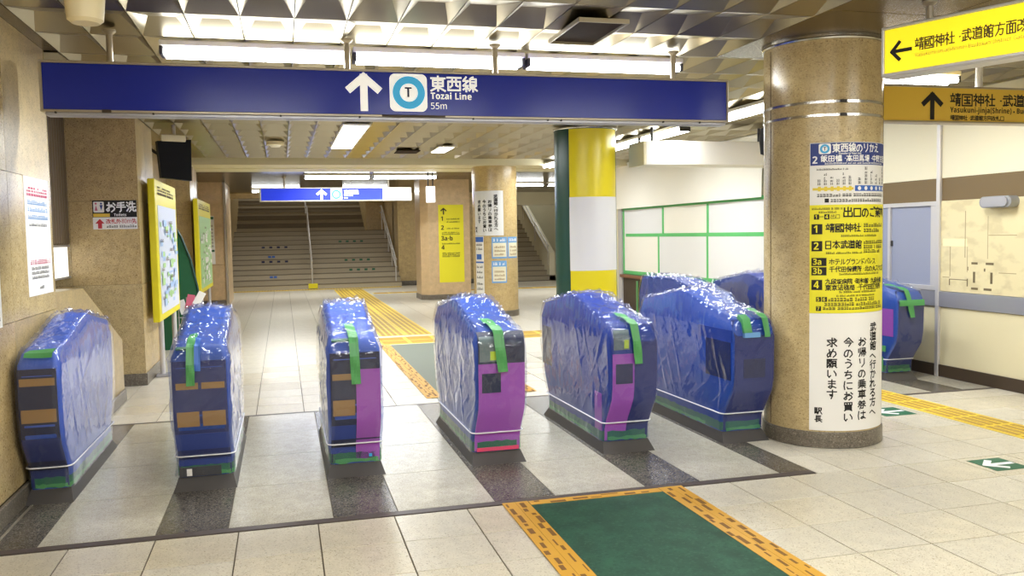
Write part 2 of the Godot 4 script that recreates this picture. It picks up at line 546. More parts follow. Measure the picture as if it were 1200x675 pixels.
	mat("lamp_grey", rgb(160, 162, 166), 0.4, 0.3)
	mat("beige_plastic", rgb(222, 208, 170), 0.5)
	mat("board_yellow", rgb(226, 214, 32), 0.4)
	glow("tube_glow", Color(0.98, 0.995, 1.0), 20.0)
	glow("diffuser_glow", Color(0.99, 1.0, 0.99), 5.0)
	glow("lit_yellow_sign", rgb(250, 232, 36), 0.75)
	glow("lit_blue_sign", rgb(28, 52, 200), 0.9)
	glow("lit_white_sign", Color(1, 1, 1), 1.5)
	glow("added_glow_white", Color(1, 1, 1), 0.45)  # weak glow added so the white print on the near sign stays white
	glow("added_glow_cyan", rgb(60, 172, 226), 0.4)  # the emblem ring gets the same added glow
	mat("rail_metal", rgb(206, 202, 194), 0.3, 0.3)
	glow("lit_cyan_sign", rgb(70, 200, 235), 1.0)
	glow("lit_window", Color(1.0, 0.99, 0.95), 1.3)
	var f := mat("film", Color(0.62, 0.74, 0.98, 0.03), 0.05, 0.0, 0.5)
	f.transparency = BaseMaterial3D.TRANSPARENCY_ALPHA
	f = mat("film_blue", Color(0.20, 0.36, 0.80, 0.08), 0.05, 0.0, 0.5)
	f.transparency = BaseMaterial3D.TRANSPARENCY_ALPHA
	f = mat("frosted_glass", rgb(150, 156, 178), 0.3)
	f = mat("glass", Color(0.9, 0.95, 1.0, 0.12), 0.05)
	f.transparency = BaseMaterial3D.TRANSPARENCY_ALPHA


# ---------------------------------------------------------------- ticket gates wrapped in plastic film
const GATE_FRONT := [Vector2(0.07, 0.665), Vector2(0.2, 0.675), Vector2(0.30, 0.75), Vector2(0.40, 0.82), Vector2(0.5, 0.84), Vector2(0.82, 0.85), Vector2(0.86, 0.84)]
const GATE_BACK := [Vector2(0.07, -0.64), Vector2(0.2, -0.67), Vector2(0.36, -0.78), Vector2(0.6, -0.85), Vector2(0.86, -0.85)]
const GATE_TOP := [Vector2(-0.862, 0.86), Vector2(-0.85, 0.935), Vector2(-0.80, 0.975), Vector2(-0.25, 1.055), Vector2(-0.08, 1.085), Vector2(0.05, 1.07), Vector2(0.35, 1.0), Vector2(0.62, 0.955), Vector2(0.76, 0.93), Vector2(0.825, 0.905), Vector2(0.842, 0.86)]
const GATE_TOP_SQUARE := [Vector2(-0.86, 0.86), Vector2(-0.845, 1.0), Vector2(-0.78, 1.06), Vector2(-0.1, 1.06), Vector2(0.1, 1.05), Vector2(0.4, 0.99), Vector2(0.62, 0.95), Vector2(0.76, 0.92), Vector2(0.84, 0.86)]


func pl(tab: Array, x: float) -> float:
	if x <= tab[0].x:
		return tab[0].y
	for k in tab.size() - 1:
		if x <= tab[k + 1].x:
			var t: float = (x - tab[k].x) / (tab[k + 1].x - tab[k].x)
			return lerpf(tab[k].y, tab[k + 1].y, t)
	return tab[-1].y


# the outline of the gate seen from above, as [across, along, corner x, corner z]
func gate_ring(nf: int, ns: int, nc: int) -> Array:
	var ring := []
	for side in 4:
		var n := nf if side % 2 == 0 else ns
		var c0 := [Vector2(-1, 1), Vector2(1, 1), Vector2(1, -1), Vector2(-1, -1)][side] as Vector2
		var c1 := [Vector2(1, 1), Vector2(1, -1), Vector2(-1, -1), Vector2(-1, 1)][side] as Vector2
		var out := [Vector2(0, 1), Vector2(1, 0), Vector2(0, -1), Vector2(-1, 0)][side] as Vector2
		var nxt := [Vector2(1, 0), Vector2(0, -1), Vector2(-1, 0), Vector2(0, 1)][side] as Vector2
		for k in n + 1:
			var p := c0.lerp(c1, k / float(n))
			ring.append([p.x, (p.y + 1) / 2, out.x, out.y])
		for k in range(1, nc):
			var o := out.slerp(nxt, k / float(nc))
			ring.append([c1.x, (c1.y + 1) / 2, o.x, o.y])
	return ring


func gate_point(e: Array, w: float, r: float, y: float, grow: float) -> Vector3:
	var zf := pl(GATE_FRONT, y)
	var zb := pl(GATE_BACK, y)
	return Vector3(e[0] * (w - r) + (r + grow) * e[2], y, lerpf(zb + r, zf - r, e[1]) + (r + grow) * e[3])


func gate_shell(w: float, r: float, grow: float, nf: int, ns: int, nc: int, nl: int, nq: int, fold: float, seed_: int, top: Array) -> ArrayMesh:
	var ring := gate_ring(nf, ns, nc)
	var m := ring.size()
	var na := FastNoiseLite.new()
	na.seed = seed_
	na.noise_type = FastNoiseLite.TYPE_SIMPLEX
	na.fractal_type = FastNoiseLite.FRACTAL_RIDGED
	na.fractal_octaves = 2
	na.frequency = 1.0
	var nb := FastNoiseLite.new()
	nb.seed = seed_ + 50
	nb.noise_type = FastNoiseLite.TYPE_SIMPLEX_SMOOTH
	nb.frequency = 1.0
	var rows := nl + nq
	var pos := PackedVector3Array()
	pos.resize(rows * m)
	var edge := []
	var s := 0.0
	var arc := PackedFloat32Array()
	for k in m:
		var p := gate_point(ring[k], w, r, 0.86, grow)
		if k > 0:
			s += p.distance_to(edge[k - 1])
		edge.append(p)
		arc.append(s)
	for j in rows:
		for k in m:
			var e: Array = ring[k]
			var p: Vector3
			if j < nl:
				var y := lerpf(0.075, 0.86, j / float(nl - 1))
				p = gate_point(e, w, r, y, grow)
				if fold > 0.0:
					var a := arc[k]
					var f1 := maxf(0.0, na.get_noise_2d(a * 2.4 + y * 1.1, y * 0.55))
					var f2 := maxf(0.0, na.get_noise_2d(a * 1.9 - y * 2.2 + 17.0, y * 0.9 + 9.0))
					var d := fold * (0.012 * f1 * f1 * f1 + 0.009 * f2 * f2 * f2 + 0.011 * nb.get_noise_2d(a * 3.0, y * 2.6) + 0.0008 * nb.get_noise_2d(a * 20.0, y * 12.0))
					d *= clampf(absf(y - 0.2) / 0.1, 0.15, 1.0)
					d *= 1.0 if y < 0.8 else 1.0 + (y - 0.8) * 6.0
					p += Vector3(e[2], 0, e[3]) * d
			else:
				var q := (j - nl + 1) / float(nq)
				var b: Vector3 = edge[k]
				var z := lerpf(b.z, clampf(b.z, -0.7, 0.6), q)
				var x := b.x * (1.0 - q)
				var up := 1.0 - pow(1.0 - minf(1.0, q * 6.0), 2.0)
				p = Vector3(x, 0.86 + (pl(top, clampf(z, -0.86, 0.84)) + grow - 0.86) * up + 0.022 * q * (1.0 - absf(z)), z)
				if fold > 0.0:
					var g1 := maxf(0.0, na.get_noise_2d(x * 4.6 + z * 2.8, z * 2.4 - x * 2.1))
					var g2 := maxf(0.0, na.get_noise_2d(x * 3.6 - z * 4.4 + 5.0, z * 1.7 + x * 4.2))
					p.y += up * (0.5 + 0.5 * fold) * (0.034 * g1 * g1 + 0.026 * g2 * g2 + 0.002 * nb.get_noise_2d(x * 18.0, z * 14.0))
			pos[j * m + k] = p
	var nor := PackedVector3Array()
	nor.resize(pos.size())
	for j in rows:
		for k in m:
			var du := pos[j * m + (k + 1) % m] - pos[j * m + (k - 1 + m) % m]
			var dv := pos[mini(j + 1, rows - 1) * m + k] - pos[maxi(j - 1, 0) * m + k]
			var n := du.cross(dv)
			nor[j * m + k] = n.normalized() if n.length() > 1e-9 else Vector3.UP
	var idx := PackedInt32Array()
	for j in rows - 1:
		for k in m:
			var a := j * m + k
			var b := j * m + (k + 1) % m
			idx.append_array([a, b + m, b, a, a + m, b + m])
	var arr := []
	arr.resize(Mesh.ARRAY_MAX)
	arr[Mesh.ARRAY_VERTEX] = pos
	arr[Mesh.ARRAY_NORMAL] = nor
	arr[Mesh.ARRAY_INDEX] = idx
	var mesh := ArrayMesh.new()
	mesh.add_surface_from_arrays(Mesh.PRIMITIVE_TRIANGLES, arr)
	return mesh


# the end face and the top of a gate as one surface: u across, v up the end and then back along the top
func gate_front(top: Array) -> Callable:
	return func(u: float, v: float, lift: float) -> Vector3:
		if v <= 0.84:
			return Vector3(u, v, pl(GATE_FRONT, v) + lift)
		var z := 0.84 - (v - 0.84) * 0.9
		return Vector3(u, pl(top, z) + lift, z + lift * 0.5)


func gate_side(w: float, sg: float) -> Callable:
	return func(u: float, v: float, lift: float) -> Vector3: return Vector3(sg * (w + lift), v, u)


func gate_strip(st: SurfaceTool, ring: Array, w: float, r: float, y0: float, y1: float, grow: float, jag: float, from := 0.0, to := 1.0) -> void:
	var m := ring.size()
	var lo := []
	var hi := []
	for k in m:
		lo.append(y0 + rng.randf_range(-jag, jag))
		hi.append(y1 + rng.randf_range(-jag, jag))
	for k in m:
		if k / float(m) < from or k / float(m) > to:
			continue
		var k2 := (k + 1) % m
		var a := gate_point(ring[k], w, r, lo[k], grow)
		var b := gate_point(ring[k2], w, r, lo[k2], grow)
		quad(st, a, b, gate_point(ring[k2], w, r, hi[k2], grow), gate_point(ring[k], w, r, hi[k], grow), Vector3(ring[k][2], 0, ring[k][3]))


func make_gate(at: Vector3, half: float, spec: Dictionary) -> Node3D:
	var g := thing("ticket_gate", at, spec.label, "ticket gate", "ticket gates wrapped in plastic film")
	var seed_: int = spec.seed
	var fine: bool = spec.get("fine", true)
	var top: Array = spec.get("top", GATE_TOP)
	# plinth with sloping sides
	var st := mb()
	var hw := half + 0.012
	for k in [[Vector3(0, 0, 1), 0], [Vector3(1, 0, 0), 1], [Vector3(0, 0, -1), 2], [Vector3(-1, 0, 0), 3]]:
		var c := [Vector3(-hw, 0, 0.735), Vector3(hw, 0, 0.735), Vector3(hw, 0, -0.73), Vector3(-hw, 0, -0.73)]
		var t := [Vector3(-half + 0.012, 0.075, 0.665), Vector3(half - 0.012, 0.075, 0.665), Vector3(half - 0.012, 0.075, -0.65), Vector3(-half + 0.012, 0.075, -0.65)]
		var i: int = k[1]
		quad(st, c[i], c[(i + 1) % 4], t[(i + 1) % 4], t[i], k[0])
		if i == 0:
			quad(st, t[0], t[1], t[2], t[3], Vector3.UP)
	build(st, "plinth", M.plinth, g)
	put("body", gate_shell(half - 0.014, 0.03, 0.0, 4, 20, 3, 14, 6, 0.0, seed_, top), M[spec.get("side", "gate_blue")], g)
	var front := gate_front(top)
	var w := half - 0.02
	for p in spec.panels:   # [name, material, u0, v0, u1, v1, lift]
		st = mb()
		slab(st, front, p[2] * w, p[3], p[3 + 1] * w, p[5], p[6], 4, 8)
		build(st, p[0], M[p[1]], g)
	for p in spec.get("side_panels", []):   # [name, material, z0, y0, z1, y1, side]
		st = mb()
		slab(st, gate_side(half - 0.014, p[6]), p[2], p[3], p[4], p[5], 0.004)
		build(st, p[0], M[p[1]], g)
	var ring := gate_ring(8, 40, 4)
	st = mb()
	gate_strip(st, ring, half - 0.014, 0.03, 0.085, 0.15, 0.006, 0.006)
	build(st, "green_tape_band", M.gate_tape_dark, g)
	st = mb()
	gate_strip(st, ring, half - 0.014, 0.03, 0.082, 0.108, 0.009, 0.006, 0.0, spec.get("band", 0.9))
	build(st, "green_tape_band", M.gate_tape, g)
	for p in spec.get("tapes", []):   # [u centre, width, v0, v1, lean]
		st = mb()
		var n := 24
		for k in n:
			var v0 := lerpf(p[2], p[3], k / float(n))
			var v1 := lerpf(p[2], p[3], (k + 1) / float(n))
			var c0: float = p[0] * w + p[4] * (k / float(n))
			var c1: float = p[0] * w + p[4] * ((k + 1) / float(n))
			for h in 3:
				var q := []
				for b in [[c0, v0, h], [c0, v0, h + 1], [c1, v1, h + 1], [c1, v1, h]]:
					q.append(front.call(b[0] + (b[2] / 3.0 - 0.5) * p[1], b[1], 0.031 + 0.004 * sin(b[1] * 40.0 + b[2])))
				quad(st, q[0], q[1], q[2], q[3], front.call(c0, v0, 0.05) - front.call(c0, v0, 0.0))
		build(st, "green_tape", M[p[5] if p.size() > 5 else "gate_tape"], g)
	for p in spec.get("side_tapes", []):
		st = mb()
		slab(st, gate_side(half + 0.008, p[4]), p[0], p[1], p[2], p[3], 0.008, 4, 2)
		build(st, "green_tape", M.gate_tape, g)
	st = mb()
	var line := []
	for e in ring:
		line.append(gate_point(e, half - 0.014, 0.03, 0.205 + 0.012 * e[1], 0.020))
	tube(st, line, 0.0045, 6, true)
	build(st, "string", M.string, g)
	put("plastic_film", gate_shell(half - 0.014, 0.03, 0.014, 16 if fine else 8, 100 if fine else 50, 6 if fine else 4, 70 if fine else 36, 36 if fine else 16, spec.get("fold", 0.75 if spec.get("film", "film") == "film" else 0.6), seed_, top), M[spec.get("film", "film")], g)
	return g


func gate_row() -> void:
	var tape_v := 0.74
	make_gate(Vector3(-0.30, 0, -1.62), 0.125, {"label": "narrow film-wrapped ticket gate standing right against the stone wall", "seed": 11, "side": "gate_lavender", "band": 0.7,
		"panels": [["end_panel", "gate_dark", -1.0, 0.09, 1.0, 0.84, 0.003], ["brown_panel", "gate_brown", -0.9, 0.74, 0.9, 0.785, 0.005], ["brown_panel", "gate_brown", -0.9, 0.52, 0.9, 0.60, 0.005], ["lower_panel", "gate_navy", -1.0, 0.09, 1.0, 0.42, 0.005]],
		"tapes": [[0.1, 0.15, 0.845, 0.90, 0.02]], "fold": 0.42})
	make_gate(Vector3(0.60, 0, -1.62), 0.178, {"label": "film-wrapped ticket gate with four brown panels on its navy end", "seed": 23, "side": "gate_blue",
		"panels": [["end_panel", "gate_navy", -1.0, 0.09, 1.0, 0.84, 0.003], ["brown_panel", "gate_brown", -0.88, 0.665, -0.06, 0.705, 0.006], ["brown_panel", "gate_brown", 0.06, 0.665, 0.92, 0.705, 0.006],
			["brown_panel", "gate_brown", -0.88, 0.43, -0.06, 0.525, 0.006], ["brown_panel", "gate_brown", 0.06, 0.43, 0.92, 0.525, 0.006], ["lower_panel", "gate_blue_deep", -1.0, 0.15, 1.0, 0.38, 0.005],
			["slot_frame", "gate_tape_dark", -0.85, 0.86, -0.3, 0.89, 0.008], ["kick_panel", "charcoal", -1.0, 0.08, 0.6, 0.14, 0.012], ["seal_sticker", "paper", -0.72, 0.085, -0.52, 0.13, 0.015]],
		"tapes": [[-0.32, 0.05, 0.69, 1.08, 0.012], [-0.04, 0.035, 0.78, 0.98, 0.0, "line_blue"]]})
	make_gate(Vector3(1.545, 0, -1.62), 0.178, {"label": "film-wrapped ticket gate with two brown panels beside a tall purple panel", "seed": 37, "side": "gate_lavender",
		"panels": [["end_panel", "gate_dark", -1.0, 0.09, 1.0, 0.84, 0.003], ["purple_panel", "gate_purple", 0.02, 0.085, 1.0, 0.73, 0.006], ["brown_panel", "gate_brown", -0.92, 0.665, -0.08, 0.705, 0.006],
			["brown_panel", "gate_brown", -0.92, 0.43, -0.04, 0.535, 0.006], ["lower_panel", "gate_blue_deep", -1.0, 0.15, 0.0, 0.36, 0.006], ["slot_frame", "gate_tape_dark", -0.9, 0.865, -0.1, 0.895, 0.010], ["round_sticker", "cyan_ink", 0.55, 0.115, 0.68, 0.135, 0.014]],
		"tapes": [[0.02, 0.06, tape_v - 0.1, 1.18, -0.02]]})
	make_gate(Vector3(2.515, 0, -1.62), 0.180, {"label": "film-wrapped ticket gate with a full-width purple end and pink bottom edge", "seed": 41, "side": "gate_blue",
		"panels": [["purple_panel", "gate_purple", -1.0, 0.085, 1.0, 0.715, 0.005], ["upper_panel", "gate_dark", -1.0, 0.715, 1.0, 0.9, 0.006], ["reader_window", "gate_dark", -0.86, 0.52, -0.05, 0.65, 0.009],
			["ticket_reader", "gate_reader", -0.95, 0.73, -0.2, 0.85, 0.010], ["reader_label", "gate_label", -0.5, 0.74, -0.25, 0.80, 0.013], ["pink_strip", "gate_pink", -0.9, 0.082, 0.95, 0.108, 0.014]],
		"tapes": [[0.02, 0.07, 0.66, 1.16, -0.06]]})
	make_gate(Vector3(3.475, 0, -1.62), 0.185, {"label": "film-wrapped ticket gate whose end is half purple, half navy", "seed": 59, "side": "gate_blue_deep", "film": "film_blue",
		"panels": [["purple_panel", "gate_purple", -1.0, 0.085, -0.02, 0.73, 0.005], ["end_panel", "gate_navy", -0.02, 0.085, 1.0, 0.9, 0.005], ["reader_window", "gate_dark", -0.86, 0.52, -0.1, 0.66, 0.008], ["ticket_reader", "gate_reader", -0.95, 0.76, -0.25, 0.85, 0.010], ["reader_label", "gate_label", -0.5, 0.77, -0.3, 0.83, 0.013]],
		"side_panels": [["side_sticker", "gate_dark", -0.80, 0.45, -0.55, 0.78, -1.0], ["purple_corner", "gate_purple", 0.50, 0.10, 0.64, 0.42, -1.0]],
		"tapes": [[0.12, 0.06, 0.66, 1.14, -0.05]]})
	make_gate(Vector3(4.41, 0, -1.62), 0.178, {"label": "all-blue film-wrapped ticket gate with looped handle beside the poster column", "seed": 67, "side": "gate_blue", "film": "film_blue",
		"panels": [["end_panel", "gate_navy", -1.0, 0.085, 1.0, 0.9, 0.005], ["reader_window", "gate_dark", -0.55, 0.5, 0.55, 0.64, 0.008], ["handle_loop", "pale_blue", -0.6, 0.80, 0.2, 0.835, 0.030], ["handle_loop", "gate_tape", -0.6, 0.83, -0.2, 0.93, 0.030]],
		"side_panels": [["side_sticker", "gate_dark", 0.42, 0.48, 0.80, 0.76, -1.0], ["side_panel", "gate_blue_deep", 0.30, 0.76, 0.82, 0.85, -1.0]],
		"tapes": [[0.55, 0.05, 0.80, 1.1, 0.0]]})
	make_gate(Vector3(5.30, 0, -3.72), 0.18, {"label": "square-backed film-wrapped ticket gate behind the all-blue one with the looped handle", "seed": 71, "side": "gate_blue", "film": "film_blue", "top": GATE_TOP_SQUARE, "fine": false,
		"panels": [["end_panel", "gate_navy", -1.0, 0.085, 1.0, 0.9, 0.005]], "side_tapes": [[-0.86, 0.3, -0.82, 1.0, -1.0]]})
	make_gate(Vector3(6.22, 0, -3.72), 0.18, {"label": "film-wrapped ticket gate half hidden by the poster column", "seed": 83, "side": "gate_blue_deep", "film": "film_blue", "fine": false,
		"panels": [["end_panel", "gate_navy", -1.0, 0.085, 1.0, 0.9, 0.005]]})
	make_gate(Vector3(7.24, 0, -3.42), 0.17, {"label": "film-wrapped ticket gate with purple side next to the sliding office window", "seed": 97, "side": "gate_blue", "fine": true,
		"panels": [["end_panel", "gate_navy", -1.0, 0.085, 1.0, 0.9, 0.005]], "side_panels": [["purple_panel", "gate_purple", 0.1, 0.46, 0.78, 0.74, -1.0], ["brown_panel", "gate_brown", 0.1, 0.76, 0.5, 0.85, -1.0]],
		"side_tapes": [[0.2, 0.09, 0.66, 0.24, -1.0], [0.35, 0.30, 0.7, 0.36, -1.0]], "tapes": [[0.0, 0.06, 0.66, 1.1, -0.12], [-0.1, 0.30, 0.78, 0.84, 0.0]]})


# ---------------------------------------------------------------- lamps
func area(parent: Node3D, at: Vector3, size: Vector2, e: float, c := Color(0.98, 0.995, 1.0)) -> void:
	var l := AreaLight3D.new()
	l.name = "area_light"
	parent.add_child(l, true)
	l.position = at
	l.rotation.x = -PI / 2
	l.area_size = size
	l.area_normalize_energy = true
	l.light_energy = e
	l.light_color = c
	l.area_range = 30.0
	l.shadow_enabled = true


# a bare twin-tube fluorescent batten under the ceiling, along x
func batten(at: Vector3, length: float, turn: float, label: String, group: String, e: float) -> void:
	var t := thing("fluorescent_batten", at, label, "ceiling light", group, turn)
	var st := mb()
	bx(st, Vector3(0, -0.02, 0), Vector3(length, 0.04, 0.16), 0.006)
	build(st, "housing", M.white_paint, t)
	for s in [-1.0, 1.0]:
		st = mb()
		tube(st, [Vector3(-length / 2 + 0.03, -0.078, s * 0.055), Vector3(length / 2 - 0.03, -0.078, s * 0.055)], 0.025, 12)
		build(st, "fluorescent_tube", M.tube_glow, t)
		st = mb()
		bx(st, Vector3(s * (length / 2 - 0.012), -0.068, 0), Vector3(0.024, 0.06, 0.15), 0.005)
		build(st, "lamp_holder", M.charcoal, t)
	area(t, Vector3(0, -0.108, 0), Vector2(length - 0.06, 0.14), e)


# a lamp with a flat diffuser
func strip_lamp(at: Vector3, size: Vector2, label: String, group: String, e: float) -> void:
	var t := thing("ceiling_lamp", at, label, "ceiling light", group)
	var st := mb()
	bx(st, Vector3(0, -0.012, 0), Vector3(size.x + 0.03, 0.024, size.y + 0.03), 0.004)
	build(st, "frame", M.white_paint, t)
	st = mb()
	bx(st, Vector3(0, -0.026, 0), Vector3(size.x, 0.012, size.y), 0.004)
	build(st, "diffuser", M.diffuser_glow, t)
	area(t, Vector3(0, -0.036, 0), size, e)


# ---------------------------------------------------------------- columns
func column(at: Vector3, r: float, label: String, shaft: String, bands: bool) -> Node3D:
	var c := thing("round_column", at, label, "column", "round columns in a line")
	var st := mb()
	lathe(st, Vector3.ZERO, [Vector2(r, 0.115), Vector2(r, CEIL - 0.01)], 96)
	build(st, "shaft", M[shaft], c)
	st = mb()
	lathe(st, Vector3.ZERO, [Vector2(r + 0.004, 0.0), Vector2(r + 0.012, 0.005), Vector2(r + 0.012, 0.11), Vector2(r + 0.006, 0.118), Vector2(r - 0.01, 0.118)], 96)
	build(st, "skirting", M.kick_stone, c)
	st = mb()
	lathe(st, Vector3.ZERO, [Vector2(r, CEIL - 0.03), Vector2(r + 0.012, CEIL - 0.028), Vector2(r + 0.018, CEIL - 0.018), Vector2(r + 0.012, CEIL - 0.008), Vector2(r + 0.012, CEIL - 0.001), Vector2(0.0, CEIL - 0.001)], 72)
	build(st, "top_ring", M.steel, c)
	if bands:
		for y in [2.463, 2.37]:
			st = mb()
			lathe(st, Vector3(0, y, 0), [Vector2(r, -0.010), Vector2(r + 0.004, -0.009), Vector2(r + 0.004, 0.009), Vector2(r, 0.010)], 96)
			var b := build(st, "steel_band", M.steel, c)
			st = mb()
			var a := -0.26
			bx(st, Vector3(sin(a) * (r + 0.006), y, cos(a) * (r + 0.006)), Vector3(0.05, 0.022, 0.012), 0.003)
			build(st, "band_clasp", M.charcoal, b)
		for th in [-1.62, 0.9]:
			st = mb()
			bx(st, Vector3(sin(th) * (r - 0.004), 1.5, cos(th) * (r - 0.004)), Vector3(0.010, 2.75, 0.010))
			build(st, "stone_seam", M.wall_joint, c)
	return c


# one sheet of paper wrapped on a column or laid on a wall, with thickness
func paper(called: String, map: Callable, u1: float, v0: float, v1: float, m: Material, label: String, category: String, nu := 20, u0 := 0.0, group := "") -> Node3D:
	var p := thing(called, map.call((u0 + u1) / 2, v0, 0.0), label, category, group)
	var st := mb()
	slab(st, map, u0, v0, u1, v1, 0.002, nu, 2)
	put("sheet", st.commit(), m, p, -p.position)
	return p


func ink(p: Node3D, called: String, st: SurfaceTool, m: Material) -> void:
	put(called, st.commit(), m, p, -p.position)


func notice_lines(st: SurfaceTool, map: Callable, s: float, lift: float, th: float) -> void:
	# the stationmaster's notice, written in columns from the right; laid out for a sheet 0.69 wide and 0.85 tall
	kanji(st, map, "武道館へ行かれる方へ", 0.452 * s, 0.773 * s, 0.078 * s, 0.066 * s, th, lift, true, 1.03)
	kanji(st, map, "お帰りの乗車券は", 0.342 * s, 0.675 * s, 0.074 * s, 0.067 * s, th, lift, true, 1.13)
	kanji(st, map, "今のうちにお買い", 0.232 * s, 0.675 * s, 0.074 * s, 0.067 * s, th, lift, true, 1.15)
	kanji(st, map, "求め願います", 0.116 * s, 0.675 * s, 0.074 * s, 0.067 * s, th, lift, true, 1.115)
	kanji(st, map, "駅長", 0.036 * s, 0.172 * s, 0.054 * s, 0.05 * s, th * 0.8, lift, true, 1.15)


# ---------------------------------------------------------------- the setting
func floor_piece(f: Node3D, called: String, x0: float, x1: float, z0: float, z1: float, m: Material, shared: Mesh = null, gap := 0.0035) -> void:
	if shared:
		put(called, shared, m, f, Vector3((x0 + x1) / 2, 0, (z0 + z1) / 2))
		return
	var st := mb()
	bx(st, Vector3(0, -0.015, 0), Vector3(x1 - x0 - gap * 2, 0.03, z1 - z0 - gap * 2), 0.0008)
	build(st, called, m, f, Vector3((x0 + x1) / 2, 0, (z0 + z1) / 2))


func make_floor() -> void:
	var f := struct("floor")
	box("floor_bed", Vector3(-2.2, -0.12, -34.0), Vector3(11.0, -0.006, 6.3), M.joint, f)
	var st := mb()
	bx(st, Vector3(0, -0.015, 0), Vector3(TILE - 0.007, 0.03, TILE - 0.007), 0.0008)
	var shared := st.commit()
	var ms := [M.tile_a, M.tile_b, M.tile_c]
	var rest := mb()
	var jobs := []   # [x0, x1, z0, z1, one by one]
	for j in range(0, 15):
		for i in range(-2, 19):
			jobs.append([maxf(i * TILE, -0.45), minf((i + 1) * TILE, 7.75), maxf(j * TILE, -0.015), (j + 1) * TILE, j < 4])
	for j in range(-5, 0):
		for i in range(10, 19):
			jobs.append([maxf(i * TILE, 4.41), minf((i + 1) * TILE, 7.75), maxf(j * TILE, -2.0), minf((j + 1) * TILE, -0.0), true])
	for j in 46:
		for i in range(-2, 25):
			var z1 := -3.2 - j * TILE
			if i * TILE > 4.6 and z1 > -5.0:
				continue
			if i * TILE > 7.7 and z1 > -11.4:
				continue
			jobs.append([maxf(i * TILE, -0.75), minf((i + 1) * TILE, 10.5), z1 - TILE, z1, j < 7 and i >= -1 and i <= 15])
	for q in jobs:
		if q[1] - q[0] < 0.02 or q[3] - q[2] < 0.02:
			continue
		if q[4]:
			var whole: bool = absf(q[1] - q[0] - TILE) < 0.001 and absf(q[3] - q[2] - TILE) < 0.001
			floor_piece(f, "floor_tile", q[0], q[1], q[2], q[3], ms[rng.randi() % 3], shared if whole else null)
		else:
			bx(rest, Vector3((q[0] + q[1]) / 2, -0.015, (q[2] + q[3]) / 2), Vector3(q[1] - q[0] - 0.005, 0.03, q[3] - q[2] - 0.005))
	tag(build(rest, "more_floor_tiles", M.tile_a, f), "", "", "", "stuff")
	# the gate zone: pale terrazzo lanes between strips of dark granite
	var lanes := [[-0.17, 0.41], [0.78, 1.35], [1.71, 2.29], [2.66, 3.25], [3.62, 4.19]]
	var zs := [-0.085, -0.87, -1.66, -2.4, -3.155]
	for l in lanes:
		for k in 4:
			floor_piece(f, "terrazzo_slab", l[0], l[1], zs[k + 1], zs[k], M.lane_stone)
	for l in [[-0.45, -0.17], [0.41, 0.78], [1.35, 1.71], [2.29, 2.66], [3.25, 3.62], [4.19, 4.41]]:
		floor_piece(f, "dark_granite_strip", l[0], l[1], -1.62, -0.085, M.dark_granite, null, 0.001)
		floor_piece(f, "dark_granite_strip", l[0], l[1], -3.155, -1.62, M.dark_granite, null, 0.001)
	floor_piece(f, "terrazzo_slab", 4.41, 4.62, -3.2, -2.0, M.lane_stone)
	floor_piece(f, "dark_line", -0.45, 4.41, -0.085, -0.018, M.dark_strip, null, 0.001)
	floor_piece(f, "dark_line", -0.45, 4.62, -3.2, -3.155, M.dark_strip, null, 0.001)
	floor_piece(f, "dark_line", 4.62, 7.75, -2.06, -2.0, M.dark_strip, null, 0.001)
	var xs := [4.62, 5.11, 5.49, 6.03, 6.41, 7.06, 7.42, 7.75]
	for k in 7:
		for z in [[-3.1, -2.06], [-4.1, -3.1], [-5.04, -4.1]]:
			floor_piece(f, "dark_granite_strip" if k % 2 else "terrazzo_slab", xs[k], xs[k + 1], z[0], z[1], M.dark_granite if k % 2 else M.lane_stone)


func slab_wall(parent: Node3D, map: Callable, u0: float, u1: float, rows: Array, wide: float, ms: Array, depth := 0.03) -> void:
	# stone slabs side by side on a wall, each a piece of its own with open joints
	var n := maxi(1, roundi((u1 - u0) / wide))
	for r in rows:
		for k in n:
			var st := mb()
			var a := lerpf(u0, u1, k / float(n)) + 0.0015
			var b := lerpf(u0, u1, (k + 1) / float(n)) - 0.0015
			slab(st, map, a, r[0] + 0.0015, b, r[1] - 0.0015, depth)
			build(st, "stone_slab", ms[rng.randi() % ms.size()], parent)


